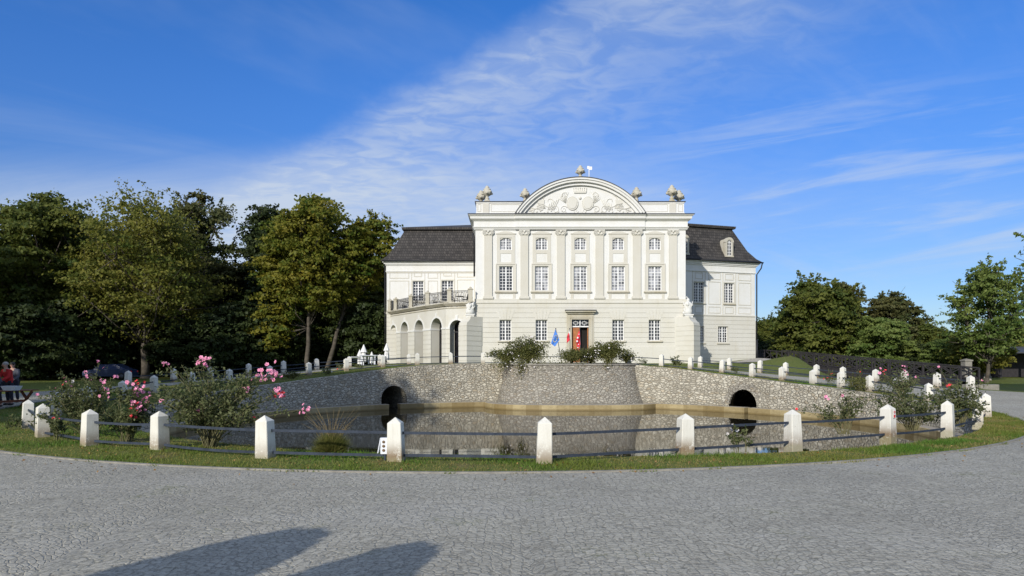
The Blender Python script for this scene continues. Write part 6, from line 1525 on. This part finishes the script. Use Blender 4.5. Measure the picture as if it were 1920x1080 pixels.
def person(x, y, rz, jacket, label, lean=.18, hair='hair', reach=.38, s=1.0):
    """stands leaning forward (towards local -Y) with both hands over the table"""
    root = empty('person', (x, y, ter(x, y)), rz); root.scale = (s, s, s); tag(root, label, 'person', 'people at the picnic table')
    L = lean; J = dict(pel=(0, 0, .93), ch=(0, -L * .6, 1.22), sh=(0, -L, 1.42), nk=(0, -L - .02, 1.50), hd=(0, -L - .06, 1.62), tp=(0, -L - .06, 1.72))
    V = [J['pel'], J['ch'], J['sh'], J['nk'], J['hd'], J['tp']]; E = [(0, 1), (1, 2), (2, 3), (3, 4), (4, 5)]; Rd = [(.15, .11), (.16, .11), (.13, .09), .055, (.078, .095), (.055, .065)]
    def add(p, par, r): V.append(p); Rd.append(r); E.append((par, len(V) - 1)); return len(V) - 1
    arms = []; legs = []
    for sx in (-1, 1):
        a = add((sx * .19, -L, 1.40), 2, .06); b = add((sx * .25, -L - .10, 1.13), a, .044); c = add((sx * .18, -L - reach, 1.00), b, .030); h = add((sx * .16, -L - reach - .07, .97), c, (.038, .020)); arms.append(((sx * .19, -L, 1.40), (sx * .25, -L - .10, 1.13), (sx * .18, -L - reach, 1.00)))
        for q in range(4): f = add((sx * .16 + (q - 1.5) * .021, -L - reach - .125, .955), h, .010); add((sx * .16 + (q - 1.5) * .022, -L - reach - .155 - .008 * (1.5 - abs(q - 1.5)), .925), f, .008)
        t = add((sx * .16 - sx * .045, -L - reach - .075, .955), h, .012); add((sx * .16 - sx * .06, -L - reach - .11, .93), t, .009)
        k0 = add((sx * .09, 0, .86), 0, .085); k1 = add((sx * .11, -.02, .48), k0, .058); k2 = add((sx * .12, .03, .09), k1, .038); add((sx * .13, -.13, .035), k2, (.042, .03)); legs.append(((sx * .09, 0, .88), (sx * .11, -.02, .48), (sx * .12, .03, .12)))
    skinmesh('body', V, E, Rd, M['skin'], root)
    hb = (0, -L - .06, 1.66)
    mb = MB(); mb.ball((0, hb[1] - .105, 1.625), .016, .022, .026); 
    for sx in (-1, 1): mb.ball((sx * .082, hb[1] + .01, 1.63), .014, .022, .032)
    mb.build('face_features', M['skin'], root)
    for sx in (-1, 1): mb = MB(); mb.ball((sx * .032, hb[1] - .088, 1.655), .012, .008, .008); mb.build('eye', M['dark'], root)
    mb = MB(); mb.box(-.025, .025, hb[1] - .098, hb[1] - .085, 1.582, 1.588); mb.build('mouth', M['redcloth'], root)
    mb = MB(); mb.ball((0, hb[1] + .022, 1.685), .098, .108, .085, 14); mb.build('hair', M[hair], root)
    # jacket
    V = [(0, 0.01, .86), J['pel'], J['ch'], (J['sh'][0], J['sh'][1], 1.41), (0, -L - .01, 1.485)]; E = [(0, 1), (1, 2), (2, 3), (3, 4)]; Rd = [(.19, .15), (.185, .15), (.19, .145), (.15, .11), (.075, .075)]
    for a in arms:
        p = 3
        for q, r_ in zip((a[0], a[1], tuple(Vector(a[1]).lerp(Vector(a[2]), .88))), (.082, .062, .05)): V.append(q); Rd.append(r_); E.append((p, len(V) - 1)); p = len(V) - 1
    skinmesh('jacket', V, E, Rd, M[jacket], root)
    V = [(0, 0, .90)]; E = []; Rd = [(.165, .13)]
    for l in legs:
        p = 0
        for q, r_ in zip(l, (.098, .075, .062)): V.append(q); Rd.append(r_); E.append((p, len(V) - 1)); p = len(V) - 1
    skinmesh('trousers', V, E, Rd, M['trousers'], root)
    for sx in (-1, 1): mb = MB(); mb.ball((sx * .125, -.05, .045), .052, .14, .05); mb.build('shoe', M['shoe'], root)
    return root
px_, py__ = XY(18, 25.9); person(px_, py__, R(-20), 'jacket_red', 'person in a red jacket standing behind the picnic table at the left edge', .12, s=.93)
px_, py__ = XY(-2, 25.3); person(px_, py__, R(-35), 'jacket_grey', 'grey-haired person in a dark grey jacket cut by the left edge', .20, s=.93)
px_, py__ = XY(27, 26.9); person(px_, py__, R(10), 'jacket_grey', 'person in a dark jacket standing just right of the red jacket', .10, hair='shoe', s=.90)
# parked car in the shade of the wood
def car():
    root = empty('parked_car', (0, 0, 0)); prof = [(-2.1, .35), (-2.12, .62), (-2.0, .82), (-1.25, .95), (-.62, 1.40), (.75, 1.45), (1.55, 1.02), (2.0, .92), (2.1, .62), (2.08, .32)]
    mb = MB(); vs = []; k = len(prof); 
    for yy_, ins in ((-.86, .0), (-.80, .0), (.80, .0), (.86, .0)):
        for x_, z_ in prof:
            q = 1 - (.13 if z_ > 1.1 else 0); zz_ = z_ if abs(yy_) < .85 else z_ - .03; vs.append((x_ * (1 if abs(yy_) < .85 else .985), yy_ * q, zz_))
    fs = [(r_ * k + i, r_ * k + i + 1, (r_ + 1) * k + i + 1, (r_ + 1) * k + i) for r_ in range(3) for i in range(k - 1)] + [tuple(range(k - 1, -1, -1)), tuple(3 * k + i for i in range(k)), (0, k, 2 * k, 3 * k, 4 * k - 1, 3 * k - 1, 2 * k - 1, k - 1)]
    mb.add(vs, fs); mb.build('body', M['carpaint'], root, (0, 0, 0), .02)
    for s in (-1, 1): mb = MB(); y0 = s * .868 * .93; mb.hexa([(-1.15, y0, .97), (1.4, y0, 1.0), (.72, y0 * .94, 1.38), (-.6, y0 * .94, 1.34), (-1.15, y0 * .96, .97), (1.4, y0 * .96, 1.0), (.72, y0 * .9, 1.38), (-.6, y0 * .9, 1.34)]); mb.build('side_window', M['glass_black'], root)
    for x_ in (-1.3, 1.3):
        for s in (-1, 1):
            mb = MB(); mb.tube([(x_, s * .70, .32), (x_, s * .89, .32)], .32, 20); w_ = mb.build('wheel', M['rubber'], root); mb = MB(); mb.tube([(x_, s * .80, .32), (x_, s * .90, .32)], .19, 14); mb.build('rim', M['lead'], w_)
    for s in (-1, 1): mb = MB(); mb.ball((-2.08, s * .62, .68), .06, .15, .08); mb.build('headlight', M['plastic'], root); mb = MB(); mb.ball((2.06, s * .66, .74), .05, .12, .1); mb.build('tail_light', M['sign_red'], root)
    return root
cr = car(); x, y = XY(208, 63); cr.location = (x, y, ter(x, y)); cr.rotation_euler = (0, 0, .1); tag(cr, 'dark blue car parked in the shade of the left wood', 'car')
